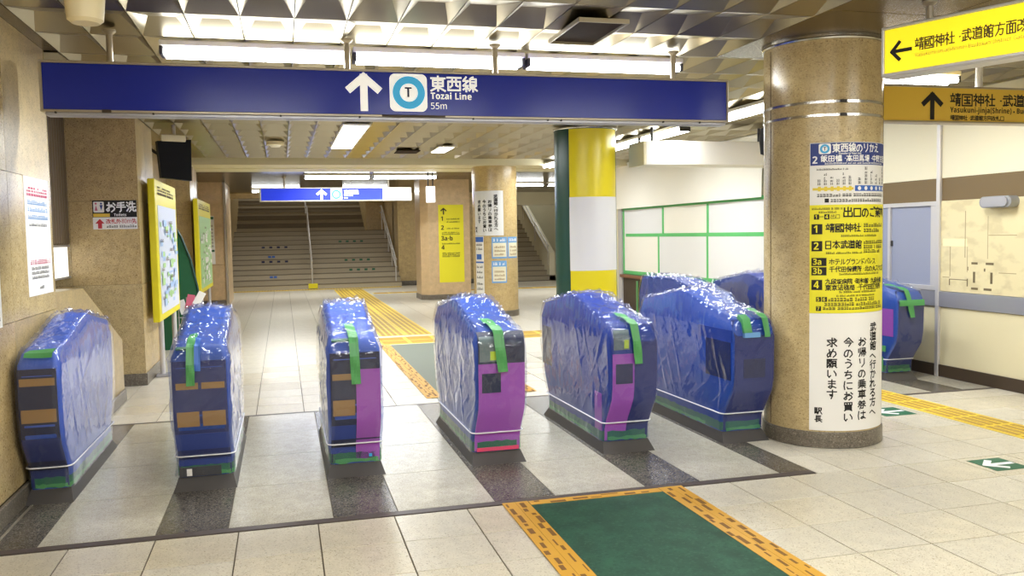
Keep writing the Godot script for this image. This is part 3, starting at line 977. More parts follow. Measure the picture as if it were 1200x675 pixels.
func make_walls() -> void:
	var rows := [[0.12, 1.11], [1.11, 2.01], [2.01, CEIL]]
	var gs := [M.granite, M.granite_b, M.granite_c]
	# left wall, high as far as the ticket office window, low beyond it
	var w := struct("wall_left", Vector3.ZERO, "speckled tan granite wall beside the narrow gate")
	box("core", Vector3(-0.85, 0, -1.93), Vector3(-0.48, CEIL, 6.2), M.wall_joint, w)
	slab_wall(w, flat(Vector3(-0.48, 0, 6.0), Vector3(0, 0, -1), Vector3.UP), 0.0, 7.95, rows, 0.95, gs)
	var lw0 := mb()
	prism(lw0, PackedVector2Array([Vector2(0, 0), Vector2(0, 1.225), Vector2(0.88, 1.205), Vector2(1.6, 0.94), Vector2(2.5, 0.6), Vector2(2.5, 0)]), Vector3(-0.85, 0, -1.963), Vector3(0, 0, -1), Vector3.UP, Vector3(0.395, 0, 0))
	build(lw0, "sloping_low_wall", M.granite_b, w)
	box("end_slab", Vector3(-0.85, 1.235, -1.96), Vector3(-0.45, CEIL, -1.93), M.granite, w, 0.003)
	w = struct("baseboard_left")
	box("kerb", Vector3(-0.452, 0, -4.4), Vector3(-0.425, 0.115, 6.0), M.kick_stone, w, 0.004)
	box("gutter_strip", Vector3(-0.40, 0.0005, -1.0), Vector3(-0.385, 0.003, 6.0), M.frame_metal, w)
	# ticket office behind the opening
	w = struct("wall_office_left")
	box("back", Vector3(-1.75, 0, -5.4), Vector3(-1.65, CEIL, -1.0), M.dark_brown, w)
	var sh := thing("roller_shutter", Vector3(-1.08, 1.55, -3.7), "dark brown ribbed shutter closing the ticket office opening", "shutter")
	for k in 34:
		var st := mb()
		bx(st, Vector3(0, 0.69, 1.65 - k * 0.1), Vector3(0.03, 1.37, 0.094), 0.012)
		build(st, "shutter_slat", M.shutter, sh)
	var lw := thing("ticket_office_window", Vector3(-1.09, 1.2, -3.7), "brightly lit ticket office window under the brown shutter", "window")
	box("window_pane", Vector3(-0.008, 0.02, -1.55), Vector3(0.008, 0.33, 1.7), M.lit_window, lw)
	box("window_frame", Vector3(-0.02, 0.0, -1.6), Vector3(0.02, 0.02, 1.72), M.aluminium, lw)
	box("window_frame", Vector3(-0.02, 0.33, -1.6), Vector3(0.02, 0.352, 1.72), M.aluminium, lw)
	# square granite pillars on the left
	for k in 2:
		var z: float = [-5.3, -10.9][k]
		var p := thing("stone_pillar", Vector3(0, 0, z), ["square granite pillar carrying the toilet sign", "square granite pillar behind the map boards"][k], "pillar")
		box("core", Vector3(-1.75, 0, -1.2), Vector3(-0.40, CEIL, -0.03), M.wall_joint, p)
		slab_wall(p, flat(Vector3(-1.75, 0, -0.03), Vector3.RIGHT, Vector3.UP), 0.0, 1.38, rows, 0.7, gs)
		slab_wall(p, flat(Vector3(-0.40, 0, -0.0), Vector3(0, 0, -1), Vector3.UP), 0.0, 1.2, rows, 0.6, gs)
		box("skirting", Vector3(-1.75, 0, -1.22), Vector3(-0.355, 0.13, 0.015), M.kick_stone, p, 0.004)
	w = struct("wall_left_far")
	box("panel", Vector3(-1.9, 0, -16.8), Vector3(-0.75, CEIL, -6.5), M.granite_b, w)
	w = struct("wall_corner_left", Vector3.ZERO, "pinkish stone wall end with a notice, in front of the stairs")
	box("panel", Vector3(-1.9, 0, -19.0), Vector3(-0.17, CEIL, -16.83), M.pink_stone, w)
	for k in 3:
		box("stone_slab", Vector3(-1.9, [0.13, 0.98, 1.88][k], -16.83), Vector3(-0.20, [0.97, 1.87, CEIL][k], -16.80), M.pink_stone, w, 0.004)
	box("corner_post", Vector3(-0.215, 0, -16.84), Vector3(-0.15, CEIL, -16.77), M.frame_metal, w, 0.01)
	box("skirting", Vector3(-1.9, 0, -16.82), Vector3(-0.2, 0.12, -16.785), M.kick_stone, w)
	w = struct("wall_stair_left")
	box("panel", Vector3(-2.0, 0, -33), Vector3(-0.44, 7, -19.0), M.granite_b, w)
	# wall behind the camera
	w = struct("wall_back")
	box("panel", Vector3(-2.0, 0, 6.0), Vector3(8.2, 3.2, 6.3), M.granite_b, w)
	# far walls
	w = struct("wall_far")
	box("panel", Vector3(4.70, 0, -24.2), Vector3(8.42, 7, -22.9), M.granite_c, w)
	box("side_panel", Vector3(4.70, 0, -33), Vector3(4.95, 7, -24.0), M.granite_c, w)
	box("stair_block", Vector3(4.05, 1.8, -33), Vector3(4.72, 7, -26.6), M.granite_c, w)
	box("header", Vector3(-0.44, 2.78, -22.6), Vector3(4.72, 7, -22.3), M.granite_c, w)
	box("header", Vector3(8.42, 2.52, -23.3), Vector3(10.5, 7, -22.7), M.cream_plain, w)
	box("end_panel", Vector3(-0.5, 0, -33.4), Vector3(10.6, 7, -33), M.granite_b, w)
	box("skirting", Vector3(4.70, 0, -22.9), Vector3(8.42, 0.13, -22.86), M.kick_stone, w)
	box("stair_roof", Vector3(-1.0, 6.6, -33.2), Vector3(10.7, 6.9, -22.3), M.granite_b, w)
	w = struct("wall_far_right")
	box("panel", Vector3(10.5, 0, -33), Vector3(10.8, 7, -11.5), M.cream_plain, w)
	box("side_panel", Vector3(7.75, 0, -12.0), Vector3(10.8, CEIL, -11.75), M.cream_plain, w)


func make_stairs() -> void:
	var w := struct("stairs", Vector3.ZERO, "wide grey stone stairs rising at the end of the hall")
	for k in 12:
		var z := -22.3 - k * 0.3
		var s := box("step", Vector3(-0.44, 0.0, z - 0.32), Vector3(4.70, 0.15 * (k + 1), z), [M.step_stone, M.step_stone_b][k % 2], w)
		box("step_edge", Vector3(-0.44, 0.15 * (k + 1) - 0.022, z), Vector3(4.70, 0.15 * (k + 1) + 0.002, z + 0.012), M.step_edge, s)
	box("landing", Vector3(-0.44, 0, -27.6), Vector3(4.70, 1.8, -25.9), M.step_stone, w)
	for k in 16:
		var z := -27.4 - k * 0.3
		var s := box("step", Vector3(-0.44, 1.0, z - 0.32), Vector3(4.05, 1.8 + 0.15 * (k + 1), z), [M.step_stone_b, M.step_edge][k % 2], w)
		box("step_edge", Vector3(-0.44, 1.8 + 0.15 * (k + 1) - 0.022, z), Vector3(4.05, 1.8 + 0.15 * (k + 1) + 0.002, z + 0.012), M.step_edge, s)
	# small direction stickers on the risers
	for q in [[0.75, 2, 0.12, "line_blue"], [0.5, 5, 0.12, "navy_ink"], [0.7, 6, 0.12, "line_blue"], [0.5, 8, 0.12, "navy_ink"], [3.2, 3, 0.12, "gate_tape_dark"], [3.1, 5, 0.12, "gate_tape_dark"], [3.0, 9, 0.12, "gate_tape_dark"]]:
		var st := mb()
		var y: float = 0.15 * q[1] + 0.045
		for k in (2 if q[3] == "line_blue" else 4):
			bx(st, Vector3(q[0] + k * q[2] * (1.0 if q[3] == "line_blue" else 2.0), y + 0.03, -22.3 - q[1] * 0.3 + 0.004), Vector3(q[2] * 0.8, 0.06, 0.006))
		build(st, "riser_sticker", M[q[3]], w)
	var mk := thing("stair_marker", Vector3(1.98, 0.0, -22.27), "small yellow marker plate at the foot of the stair handrail", "marker")
	box("plate", Vector3(-0.14, 0.02, 0), Vector3(0.14, 0.17, 0.012), M.board_yellow, mk, 0.003)
	for q in [[1.97, "steel handrail rising up the middle of the wide stairs"], [4.55, "steel handrail along the stone side of the wide stairs"]]:
		var h := thing("handrail", Vector3(q[0], 0, -22.5), q[1], "handrail")
		for y in [0.62, 0.85]:
			var st := mb()
			tube(st, [Vector3(0, y, 0.15), Vector3(0, y + 0.02, 0.0), Vector3(0, y + 1.8, -3.6), Vector3(0, y + 1.8, -4.9), Vector3(0, y + 3.3, -7.9)], 0.022, 10)
			build(st, "rail", M.rail_metal, h)
		for k in 5:
			var st := mb()
			tube(st, [Vector3(0, k * 0.44, -k * 0.9), Vector3(0, 0.85 + k * 0.45, -k * 0.9)], 0.02, 8)
			build(st, "post", M.rail_metal, h)
	w = struct("stairs_far", Vector3.ZERO, "narrower stairs rising beside a white sloping wall")
	for k in 20:
		var z := -22.9 - k * 0.3
		var s := box("step", Vector3(8.42, 0, z - 0.32), Vector3(9.95, 0.16 * (k + 1), z), [M.step_stone, M.step_stone_b][k % 2], w)
		box("step_edge", Vector3(8.42, 0.16 * (k + 1) - 0.022, z), Vector3(9.95, 0.16 * (k + 1) + 0.002, z + 0.012), M.step_edge, s)
	var st := mb()
	prism(st, PackedVector2Array([Vector2(0, 0), Vector2(0, 0.9), Vector2(6.2, 4.2), Vector2(6.2, 0)]), Vector3(9.75, 0, -22.9), Vector3(0, 0, -1), Vector3.UP, Vector3(0.2, 0, 0))
	build(st, "sloping_wall", M.cream_plain, w)
	var h := thing("handrail", Vector3(9.70, 0, -22.9), "pair of pale handrails along the white sloping stair wall", "handrail")
	for y in [0.95, 1.15]:
		st = mb()
		tube(st, [Vector3(0, y, 0.05), Vector3(0, y + 3.2, -6.0)], 0.025, 10)
		build(st, "rail", M.rail_metal, h)
	for k in 4:
		st = mb()
		tube(st, [Vector3(0, 0.5 + k * 0.8, -k * 1.5), Vector3(0, 1.15 + k * 0.8, -k * 1.5)], 0.015, 6)
		build(st, "post", M.rail_metal, h)


func coffer_mesh(sx: float, sz: float, gap: float) -> ArrayMesh:
	var st := mb()
	coffer(st, Vector3.ZERO, sx, sz, gap)
	return st.commit()


func coffer(st: SurfaceTool, c: Vector3, sx: float, sz: float, gap: float) -> void:
	var x := sx / 2 - gap
	var z := sz / 2 - gap
	var up := 0.055
	var rx := x * 0.52
	var a := c + Vector3(-x, 0, z)
	var b := c + Vector3(x, 0, z)
	var d := c + Vector3(x, 0, -z)
	var e := c + Vector3(-x, 0, -z)
	var r0 := c + Vector3(-rx, up, 0)
	var r1 := c + Vector3(rx, up, 0)
	quad(st, a, b, r1, r0, Vector3(0, -1, -0.3))
	quad(st, d, e, r0, r1, Vector3(0, -1, 0.3))
	tri(st, b, d, r1, Vector3(-0.3, -1, 0))
	tri(st, e, a, r0, Vector3(0.3, -1, 0))
	for q in [[a, b, Vector3(0, 0, 1)], [b, d, Vector3(1, 0, 0)], [d, e, Vector3(0, 0, -1)], [e, a, Vector3(-1, 0, 0)]]:
		quad(st, q[0], q[1], q[1] + Vector3(0, 0.03, 0), q[0] + Vector3(0, 0.03, 0), q[2])


func make_ceiling() -> void:
	var c := struct("ceiling", Vector3.ZERO, "metal ceiling of pressed hipped coffers")
	box("ceiling_slab", Vector3(-2.2, CEIL + 0.075, -22.6), Vector3(11.0, CEIL + 0.3, 6.3), M.ceiling_joint, c)
	var one := coffer_mesh(0.32, 0.64, 0.003)
	var rest := mb()
	var pitch := 0.32
	for j in range(-11, 16):
		for i in range(-4, 23):
			var x := 0.76 + i * pitch
			var z := -0.42 - j * 0.64
			if x - 0.16 > 4.40 and z + 0.32 > -1.3:
				continue
			if x > 7.75 or x < -0.42 and z > -1.9:
				continue
			if j >= 0 and j <= 11 and i <= 17 and i >= -3:
				put("coffer_panel", one, M.coffer, c, Vector3(x, CEIL, z))
			else:
				coffer(rest, Vector3(x, CEIL, z), pitch, 0.64, 0.003)
	box("edge_panel", Vector3(-0.5, CEIL, -1.95), Vector3(-0.362, CEIL + 0.02, 6.0), M.bronze_panel, c)
	tag(build(rest, "more_coffer_panels", M.coffer, c), "", "", "", "stuff")
	for j in range(-9, 2):
		for i in 4:
			var z := 5.9 - (j + 9) * 0.73
			if z < -1.3:
				continue
			box("flat_panel", Vector3(4.442 + i * 0.84, CEIL, maxf(z - 0.727, -1.375)), Vector3(4.442 + i * 0.84 + 0.836, CEIL + 0.02, z), M.bronze_panel, c, 0.003)
	for i in 9:
		for j in 8:
			box("flat_panel", Vector3(-1.9 + i * 1.38, CEIL, -12.5 - j * 1.25 - 1.246), Vector3(-1.9 + i * 1.38 + 1.376, CEIL + 0.02, -12.5 - j * 1.25), M.bronze_panel, c, 0.003)
	var t := struct("trim_1", Vector3.ZERO, "shallow beam across the ceiling of the far hall")
	box("beam", Vector3(-1.2, CEIL - 0.06, -12.5), Vector3(10.5, CEIL + 0.07, -11.05), M.cream, t)
	box("beam_step", Vector3(-1.2, CEIL - 0.075, -12.52), Vector3(10.5, CEIL - 0.055, -11.72), M.cream, t)
	var v := thing("air_vent", Vector3(3.13, CEIL - 0.002, -0.71), "square brown air vent set in the coffered ceiling", "vent")
	var st := mb()
	for s in [-1.0, 1.0]:
		bx(st, Vector3(s * 0.165, -0.012, 0), Vector3(0.012, 0.03, 0.65), 0.003)
		bx(st, Vector3(0, -0.012, s * 0.319), Vector3(0.33, 0.03, 0.012), 0.003)
	build(st, "frame", M.frame_metal, v)
	for k in 20:
		st = mb()
		bx(st, Vector3(0, -0.004, -0.295 + k * 0.031), Vector3(0.318, 0.01, 0.029))
		build(st, "slat", M.vent_brown, v)
	v = thing("air_vent", Vector3(3.1, CEIL - 0.002, -9.1), "flat dark air vent near the small square ceiling lamp", "vent")
	for k in 8:
		st = mb()
		bx(st, Vector3(0, -0.006, -0.21 + k * 0.06), Vector3(0.36, 0.012, 0.05))
		build(st, "slat", M.vent_brown, v)
	v = thing("smoke_detector", Vector3(1.07, CEIL, -7.8), "round beige smoke detector on the coffered ceiling", "smoke detector")
	st = mb()
	lathe(st, Vector3.ZERO, [Vector2(0.001, -0.075), Vector2(0.06, -0.075), Vector2(0.085, -0.05)], 24)
	build(st, "sensor", M.white_paint, v)
	st = mb()
	lathe(st, Vector3.ZERO, [Vector2(0.085, -0.05), Vector2(0.12, -0.045), Vector2(0.12, 0.0)], 24)
	build(st, "base", M.beige_plastic, v)
	v = thing("camera_housing", Vector3(0.285, CEIL, 0.42), "beige cylindrical housing hanging from the ceiling above the sign", "housing")
	st = mb()
	lathe(st, Vector3.ZERO, [Vector2(0.0, -0.345), Vector2(0.06, -0.345), Vector2(0.078, -0.33), Vector2(0.088, -0.22)], 40)
	build(st, "lower_cup", M.beige_plastic, v)
	st = mb()
	lathe(st, Vector3.ZERO, [Vector2(0.088, -0.22), Vector2(0.097, -0.22), Vector2(0.10, 0.0)], 40)
	build(st, "upper_body", M.beige_plastic, v)


func make_right_wall() -> void:
	var w := struct("wall_right", Vector3.ZERO, "cream panelled office wall with aluminium rail and brown band")
	box("core", Vector3(7.80, 0, -11.75), Vector3(8.2, CEIL + 0.1, 6.2), M.cream_plain, w)
	for q in [[-3.7, -2.81], [-2.76, -0.9], [-0.895, 1.0], [1.005, 2.9], [2.905, 6.0]]:
		box("lower_panel", Vector3(7.755, 0.125, q[0]), Vector3(7.80, 0.73, q[1]), M.cream, w, 0.002)
		box("upper_panel", Vector3(7.755, 2.07, q[0]), Vector3(7.80, CEIL, q[1]), M.cream_plain, w, 0.002)
	for q in [[-0.895, 1.0], [1.005, 2.9], [2.905, 6.0]]:
		box("middle_panel", Vector3(7.755, 0.9, q[0]), Vector3(7.80, 1.835, q[1]), M.cream, w, 0.002)
	box("brown_band", Vector3(7.76, 1.835, -3.7), Vector3(7.80, 2.07, 6.0), M.brown_band, w)
	box("rail", Vector3(7.735, 0.735, -3.7), Vector3(7.80, 0.895, 6.0), M.aluminium, w, 0.004)
	for z in [-2.785, -0.8975, 1.0025]:
		box("mullion", Vector3(7.728, 0.0, z - 0.025), Vector3(7.80, CEIL, z + 0.025), M.alu_light, w, 0.004)
	box("far_panel", Vector3(7.76, 0.12, -6.1), Vector3(7.80, CEIL, -3.72), M.cream, w)
	# the dirty panel: marks left by things that once hung there
	var im := Image.create(512, 256, false, Image.FORMAT_RGB8)
	var n := FastNoiseLite.new()
	n.seed = 4
	n.frequency = 0.014
	n.fractal_octaves = 4
	var r2 := RandomNumberGenerator.new()
	r2.seed = 8
	for y in 256:
		for x in 512:
			var k := clampf(n.get_noise_2d(x * 0.8, y * 1.4) * 1.3, 0.0, 0.5) + r2.randf() * 0.03
			im.set_pixel(x, y, rgb(226, 214, 172).lerp(rgb(176, 160, 120), k * 0.55))
	var put_mark := func(u0: float, v0: float, u1: float, v1: float, c: Color) -> void:
		im.fill_rect(Rect2i(int(u0 * 275), int((1.835 - v1) * 273), maxi(2, int((u1 - u0) * 275)), maxi(2, int((v1 - v0) * 273))), c)
	put_mark.call(0.03, 1.36, 0.36, 1.44, rgb(246, 238, 190))
	for q in [[0.42, 1.18, 0.50, 1.205], [0.60, 1.18, 0.70, 1.205], [0.44, 1.00, 0.47, 1.11], [0.66, 1.0, 0.69, 1.11], [0.42, 0.93, 0.51, 0.955], [0.58, 0.93, 0.68, 0.955], [0.36, 1.12, 0.38, 1.16], [0.58, 1.12, 0.60, 1.15], [0.12, 0.96, 0.135, 1.02], [0.36, 0.96, 0.375, 1.04], [0.12, 1.02, 0.37, 1.028]]:
		put_mark.call(q[0], q[1], q[2], q[3], rgb(108, 94, 66))
	for q in [[0.62, 1.24, 0.63, 1.66], [0.63, 1.47, 0.97, 1.478], [0.76, 1.11, 0.97, 1.117], [0.33, 1.25, 0.342, 1.72], [0.13, 1.05, 0.142, 1.36], [0.36, 1.1, 0.367, 1.36], [0.03, 1.04, 0.13, 1.046]]:
		put_mark.call(q[0], q[1], q[2], q[3], rgb(168, 150, 112))
	var m := mat("stained_panel", Color(1, 1, 1), 0.5)
	m.albedo_texture = ImageTexture.create_from_image(im)
	var st := mb()
	uvquad(st, Vector3(7.752, 1.835, -2.76), Vector3(7.752, 1.835, -0.9), Vector3(7.752, 0.9, -0.9), Vector3(7.752, 0.9, -2.76), Vector3(-1, 0, 0))
	build(st, "stained_panel", m, w)
	var b := struct("baseboard_right")
	box("board", Vector3(7.74, 0, -6.1), Vector3(7.80, 0.125, 6.0), M.dark_brown, b, 0.003)
	# the sliding office window
	var g := struct("window_1", Vector3(7.745, 0, -3.2), "aluminium framed sliding window with frosted grey glass")
	for q in [[0.9, 0.95, -0.5, 0.39], [1.79, 1.835, -0.5, 0.39]]:
		box("frame", Vector3(-0.012, q[0], q[2]), Vector3(0.05, q[1], q[3]), M.alu_light, g, 0.003)
	for q in [[-0.5, -0.46], [-0.36, -0.32], [0.31, 0.39]]:
		box("frame", Vector3(-0.012, 0.95, q[0]), Vector3(0.05, 1.79, q[1]), M.alu_light, g, 0.003)
	box("pane", Vector3(0.015, 0.95, -0.32), Vector3(0.025, 1.79, 0.31), M.frosted_glass, g)
	box("pane", Vector3(0.005, 0.95, -0.46), Vector3(0.012, 1.79, -0.36), M.frosted_glass, g)
	box("lock", Vector3(-0.004, 1.36, -0.33), Vector3(0.02, 1.42, -0.30), M.charcoal, g, 0.003)
	var s := thing("wall_lamp", Vector3(7.75, 1.795, -1.96), "silver capsule-shaped fitting on the stained cream wall panel", "wall lamp")
	st = mb()
	var pts := PackedVector2Array()
	for k in 24:
		var a := TAU * k / 24
		pts.append(Vector2(signf(cos(a)) * (0.135 if absf(cos(a)) > 0.01 else 0.0) + cos(a) * 0.055, sin(a) * 0.055))
	prism(st, pts, Vector3(0.004, 0, 0), Vector3(0, 0, 1), Vector3.UP, Vector3(-0.10, 0, 0))
	build(st, "body", M.lamp_grey, s)
	st = mb()
	var pts2 := PackedVector2Array()
	for p in pts:
		pts2.append(p * 0.82)
	prism(st, pts2, Vector3(-0.096, 0, 0), Vector3(0, 0, 1), Vector3.UP, Vector3(-0.018, 0, 0))
	build(st, "cover", M.aluminium, s)
	# office windows papered over and edged with green tape
	var o := struct("window_2", Vector3(7.75, 0, -8.8), "long office window papered white and edged with green tape")
	var pane := func(z0: float, z1: float, y0: float, y1: float, k: int) -> void:
		box("pane", Vector3(0.02, y0, z0), Vector3(0.04, y1, z1), [M.paper_grey, M.sheet_white, M.paper_grey][k % 3], o, 0.002)
	var up := [-2.65, -0.8, 0.9, 2.7]
	var low := [-2.65, -1.0, 0.88, 2.7]
	for k in 3:
		pane.call(up[k], up[k + 1], 1.5, 2.03, k)
		pane.call(low[k], low[k + 1], 0.76, 1.5, k + 1)
	var tape := func(z0: float, z1: float, y0: float, y1: float) -> void:
		box("green_tape", Vector3(0.014, y0, z0), Vector3(0.022, y1, z1), M.tape_green, o)
	tape.call(-2.7, 2.7, 2.0, 2.06)
	tape.call(-2.55, 2.7, 1.475, 1.535)
	tape.call(-2.7, 2.7, 0.73, 0.80)
	tape.call(-2.7, -2.63, 0.80, 2.0)
	tape.call(-0.84, -0.77, 1.535, 2.0)
	tape.call(0.86, 0.93, 1.535, 2.0)
	tape.call(-1.03, -0.97, 0.80, 1.475)
	tape.call(0.85, 0.91, 0.80, 1.475)
	box("frame_post", Vector3(-0.01, 0.0, -2.9), Vector3(0.06, 2.06, -2.72), M.alu_light, o, 0.004)
	box("counter_front", Vector3(0.02, 0.0, -2.72), Vector3(0.05, 0.66, 2.7), M.dark_brown, o)
	box("sill", Vector3(-0.05, 0.66, -2.75), Vector3(0.05, 0.72, 2.7), M.wood_sill, o, 0.006)
	# the white sheet hung above the windows
	var sh := thing("white_sheet", Vector3(7.72, 2.06, -8.8), "white sheet hung over the wall above the papered office windows", "sheet")
	st = mb()
	for k in 60:
		for j in 8:
			var q := []
			for e in [[0, 0], [1, 0], [1, 1], [0, 1]]:
				var z: float = lerpf(-2.85, 2.7, (k + e[0]) / 60.0)
				var y: float = lerpf(-0.03, 0.84, (j + e[1]) / 8.0) 
				q.append(Vector3(-0.03 - 0.012 * sin(z * 2.1 + y * 1.3) - 0.008 * sin(z * 5.3 - y * 4.0) - 0.03 * (1.0 - y), y, z))
			quad(st, q[0], q[1], q[2], q[3], Vector3(-1, 0, 0))
	build(st, "cloth", M.sheet_white, sh)
	box("top_batten", Vector3(-0.05, 0.83, -2.85), Vector3(0.03, 0.862, 2.7), M.sheet_white, sh)
	var d := thing("duct_box", Vector3(6.65, 2.428, -5.75), "white boxed-in duct hung on short rods before the sheet", "duct")
	box("casing", Vector3(-1.0, 0.0, -0.25), Vector3(1.0, 0.305, 0.25), M.sheet_white, d, 0.006)
	box("end_cap", Vector3(-1.03, 0.0, -0.25), Vector3(-1.0, 0.305, 0.25), M.cream, d)
	for x in [-0.85, 0.7]:
		st = mb()
		tube(st, [Vector3(x, 0.30, 0.1), Vector3(x, CEIL - 2.428, 0.1)], 0.02, 8)
		build(st, "hanger", M.charcoal, d)


# ---------------------------------------------------------------- signs
func sign_frame(t: Node3D, x0: float, x1: float, y0: float, y1: float, d: float, m: Material, w := 0.018) -> void:
	var st := mb()
	for y in [y0 - w / 2, y1 + w / 2]:
		bx(st, Vector3((x0 + x1) / 2, y, -d / 2 + 0.004), Vector3(x1 - x0 + 2 * w, w, d + 0.012), 0.003)
	for x in [x0 - w / 2, x1 + w / 2]:
		bx(st, Vector3(x, (y0 + y1) / 2, -d / 2 + 0.004), Vector3(w, y1 - y0, d + 0.012), 0.003)
	build(st, "frame", m, t)


func hanger(t: Node3D, x: float, y0: float, y1: float, z: float, m: Material, r := 0.02) -> void:
	var st := mb()
	lathe(st, Vector3(x, 0, z), [Vector2(r, y0), Vector2(r, y1 - 0.03), Vector2(r * 1.6, y1 - 0.02), Vector2(r * 2.1, y1 - 0.012), Vector2(r * 2.1, y1)], 16)
	build(st, "hanger_pole", m, t)


func make_signs() -> void:
	# the long blue sign over the gates
	var t := thing("hanging_sign", Vector3(2.07, 2.395, -1.2), "long dark blue hanging sign with white arrow and subway line emblem", "sign")
	var o := Vector3(-2.07, -2.395, 0.0)
	var mp := flat(o, Vector3.RIGHT, Vector3.UP)
	box("board", o + Vector3(-0.29, 2.412, -0.12), o + Vector3(4.425, 2.70, 0), M.sign_blue, t, 0.002)
	sign_frame(t, -0.29 - 2.07, 4.425 - 2.07, 0.017, 0.305, 0.12, M.frame_metal, 0.016)
	var st := mb()
	bx(st, o + Vector3(2.07, 2.385, -0.05), Vector3(4.70, 0.022, 0.10), 0.004)
	build(st, "lower_tray", M.aluminium, t)
	for q in [[0.075, 0.055, 0.02], [2.03, 0.44, 0.014]]:
		st = mb()
		bx(st, o + Vector3(q[0], 2.404, 0.012), Vector3(q[1], q[2], 0.008), 0.002)
		build(st, "name_plate", M.dark_brown, t)
	for x in [-0.22, 0.35, 1.14, 1.66, 2.45, 3.0, 3.1, 3.9, 4.2]:
		st = mb()
		tube(st, [o + Vector3(x, 2.392, 0.0), o + Vector3(x, 2.392, 0.012)], 0.007, 8)
		build(st, "bolt", M.charcoal, t)
	for x in [0.10, 1.59, 2.63, 4.01]:
		hanger(t, x - 2.07, 0.30, CEIL - 2.395, -0.05, M.frame_metal)
	st = mb()
	arrow(st, mp, 1.693, 2.572, 0.235, Vector2(0, 1), 0.05, 0.002)
	build(st, "arrow", M.added_glow_white, t)
	st = mb()
	rounded(st, mp, 1.868, 2.437, 2.127, 2.693, 0.04, 0.002)
	var e := build(st, "line_emblem", M.added_glow_white, t)
	st = mb()
	disc(st, mp, 2.0, 2.565, 0.062, 0.112, 0.004)
	build(st, "emblem_ring", M.added_glow_cyan, e)
	st = mb()
	latin(st, mp, "T", 1.972, 2.532, 0.068, 0.004)
	build(st, "emblem_letter", M.navy_ink, e)
	st = mb()
	kanji(st, mp, "東西線", 2.148, 2.578, 0.114, 0.108, 0.0125, 0.002)
	build(st, "line_name_lettering", M.added_glow_white, t)
	st = mb()
	latin(st, mp, "Tozai Line", 2.152, 2.524, 0.044, 0.002, 1.0)
	build(st, "roman_lettering", M.added_glow_white, t)
	st = mb()
	latin(st, mp, "55m", 2.152, 2.456, 0.044, 0.002, 1.0, false)
	build(st, "distance_lettering", M.added_glow_white, t)
	# the same kind of sign, lit from inside, far down the hall
	t = thing("hanging_sign", Vector3(2.35, 2.40, -15.0), "brightly lit blue and white sign hung before the far stairs", "sign")
	o = Vector3(-2.35, -2.40, 0)
	mp = flat(o, Vector3.RIGHT, Vector3.UP)
	box("housing", o + Vector3(0.66, 2.38, -0.16), o + Vector3(4.02, 2.685, -0.02), M.white_paint, t, 0.004)
	box("lit_face", o + Vector3(0.70, 2.405, -0.02), o + Vector3(3.36, 2.665, 0), M.lit_blue_sign, t)
	box("lit_face", o + Vector3(3.36, 2.405, -0.02), o + Vector3(3.985, 2.665, 0), M.lit_white_sign, t)
	sign_frame(t, 0.70 - 2.35, 3.985 - 2.35, 0.005, 0.265, 0.15, M.white_paint, 0.02)
	for x in [1.2, 3.5]:
		hanger(t, x - 2.35, 0.28, CEIL - 2.40, -0.08, M.frame_metal)
	st = mb()
	arrow(st, mp, 2.0, 2.53, 0.22, Vector2(0, 1), 0.05, 0.004)
	build(st, "arrow", M.lit_white_sign, t)
	st = mb()
	kanji(st, mp, "東西線", 2.49, 2.53, 0.11, 0.10, 0.014, 0.004)
	build(st, "line_name_lettering", M.lit_white_sign, t)
	st = mb()
	latin(st, mp, "Tozai Line", 2.49, 2.49, 0.03, 0.004)
	build(st, "roman_lettering", M.lit_white_sign, t)
	st = mb()
	latin(st, mp, "55m", 2.49, 2.435, 0.03, 0.004)
	build(st, "distance_lettering", M.lit_white_sign, t)
	st = mb()
	rounded(st, mp, 2.195, 2.405, 2.45, 2.655, 0.03, 0.004)
	e = build(st, "line_emblem", M.lit_white_sign, t)
	st = mb()
	disc(st, mp, 2.322, 2.53, 0.062, 0.105, 0.007)
	build(st, "emblem_ring", M.lit_cyan_sign, e)
	area_front(t, Vector3(0, 0.13, 0.03), Vector2(3.2, 0.24), 1.2, Color(0.7, 0.78, 1.0))
	# ochre sign in line with the blue one
	t = thing("hanging_sign", Vector3(6.5, 2.42, -1.2), "ochre hanging sign with black upward arrow, not lit from inside", "sign")
	o = Vector3(-6.5, -2.42, 0)
	mp = flat(o, Vector3.RIGHT, Vector3.UP)
	box("board", o + Vector3(5.45, 2.435, -0.12), o + Vector3(7.62, 2.705, 0), M.sign_yellow, t, 0.002)
	sign_frame(t, 5.45 - 6.5, 7.62 - 6.5, 0.015, 0.285, 0.12, M.frame_metal, 0.014)
	for x in [5.7, 6.79]:
		hanger(t, x - 6.5, 0.29, CEIL - 2.42, -0.05, M.white_paint, 0.028)
	st = mb()
	arrow(st, mp, 6.285, 2.565, 0.205, Vector2(0, 1), 0.042, 0.002)
	build(st, "arrow", M.ink, t)
	st = mb()
	kanji(st, mp, "靖国神社・", 6.455, 2.560, 0.114, 0.105, 0.0115, 0.002)
	build(st, "shrine_lettering", M.ink, t)
	st = mb()
	kanji(st, mp, "武道館方面", 6.455 + 4.6 * 0.114, 2.560, 0.114, 0.105, 0.0115, 0.002)
	build(st, "hall_lettering", M.ink, t)
	st = mb()
	var uu := 6.46 + latin(st, mp, "Yasukuni-jinja(Shrine)", 6.46, 2.506, 0.043, 0.002, 0.97)
	kanji(st, mp, "・", uu, 2.495, 0.055, 0.055, 0.014, 0.002)
	latin(st, mp, "Budokan", uu + 0.055, 2.506, 0.043, 0.002, 0.97)
	build(st, "roman_lettering", M.ink, t)
	st = mb()
	kanji(st, mp, "靖国神社・武道館方向改札口", 6.46, 2.444, 0.043, 0.042, 0.005, 0.002)
	build(st, "small_lettering", M.ink, t)
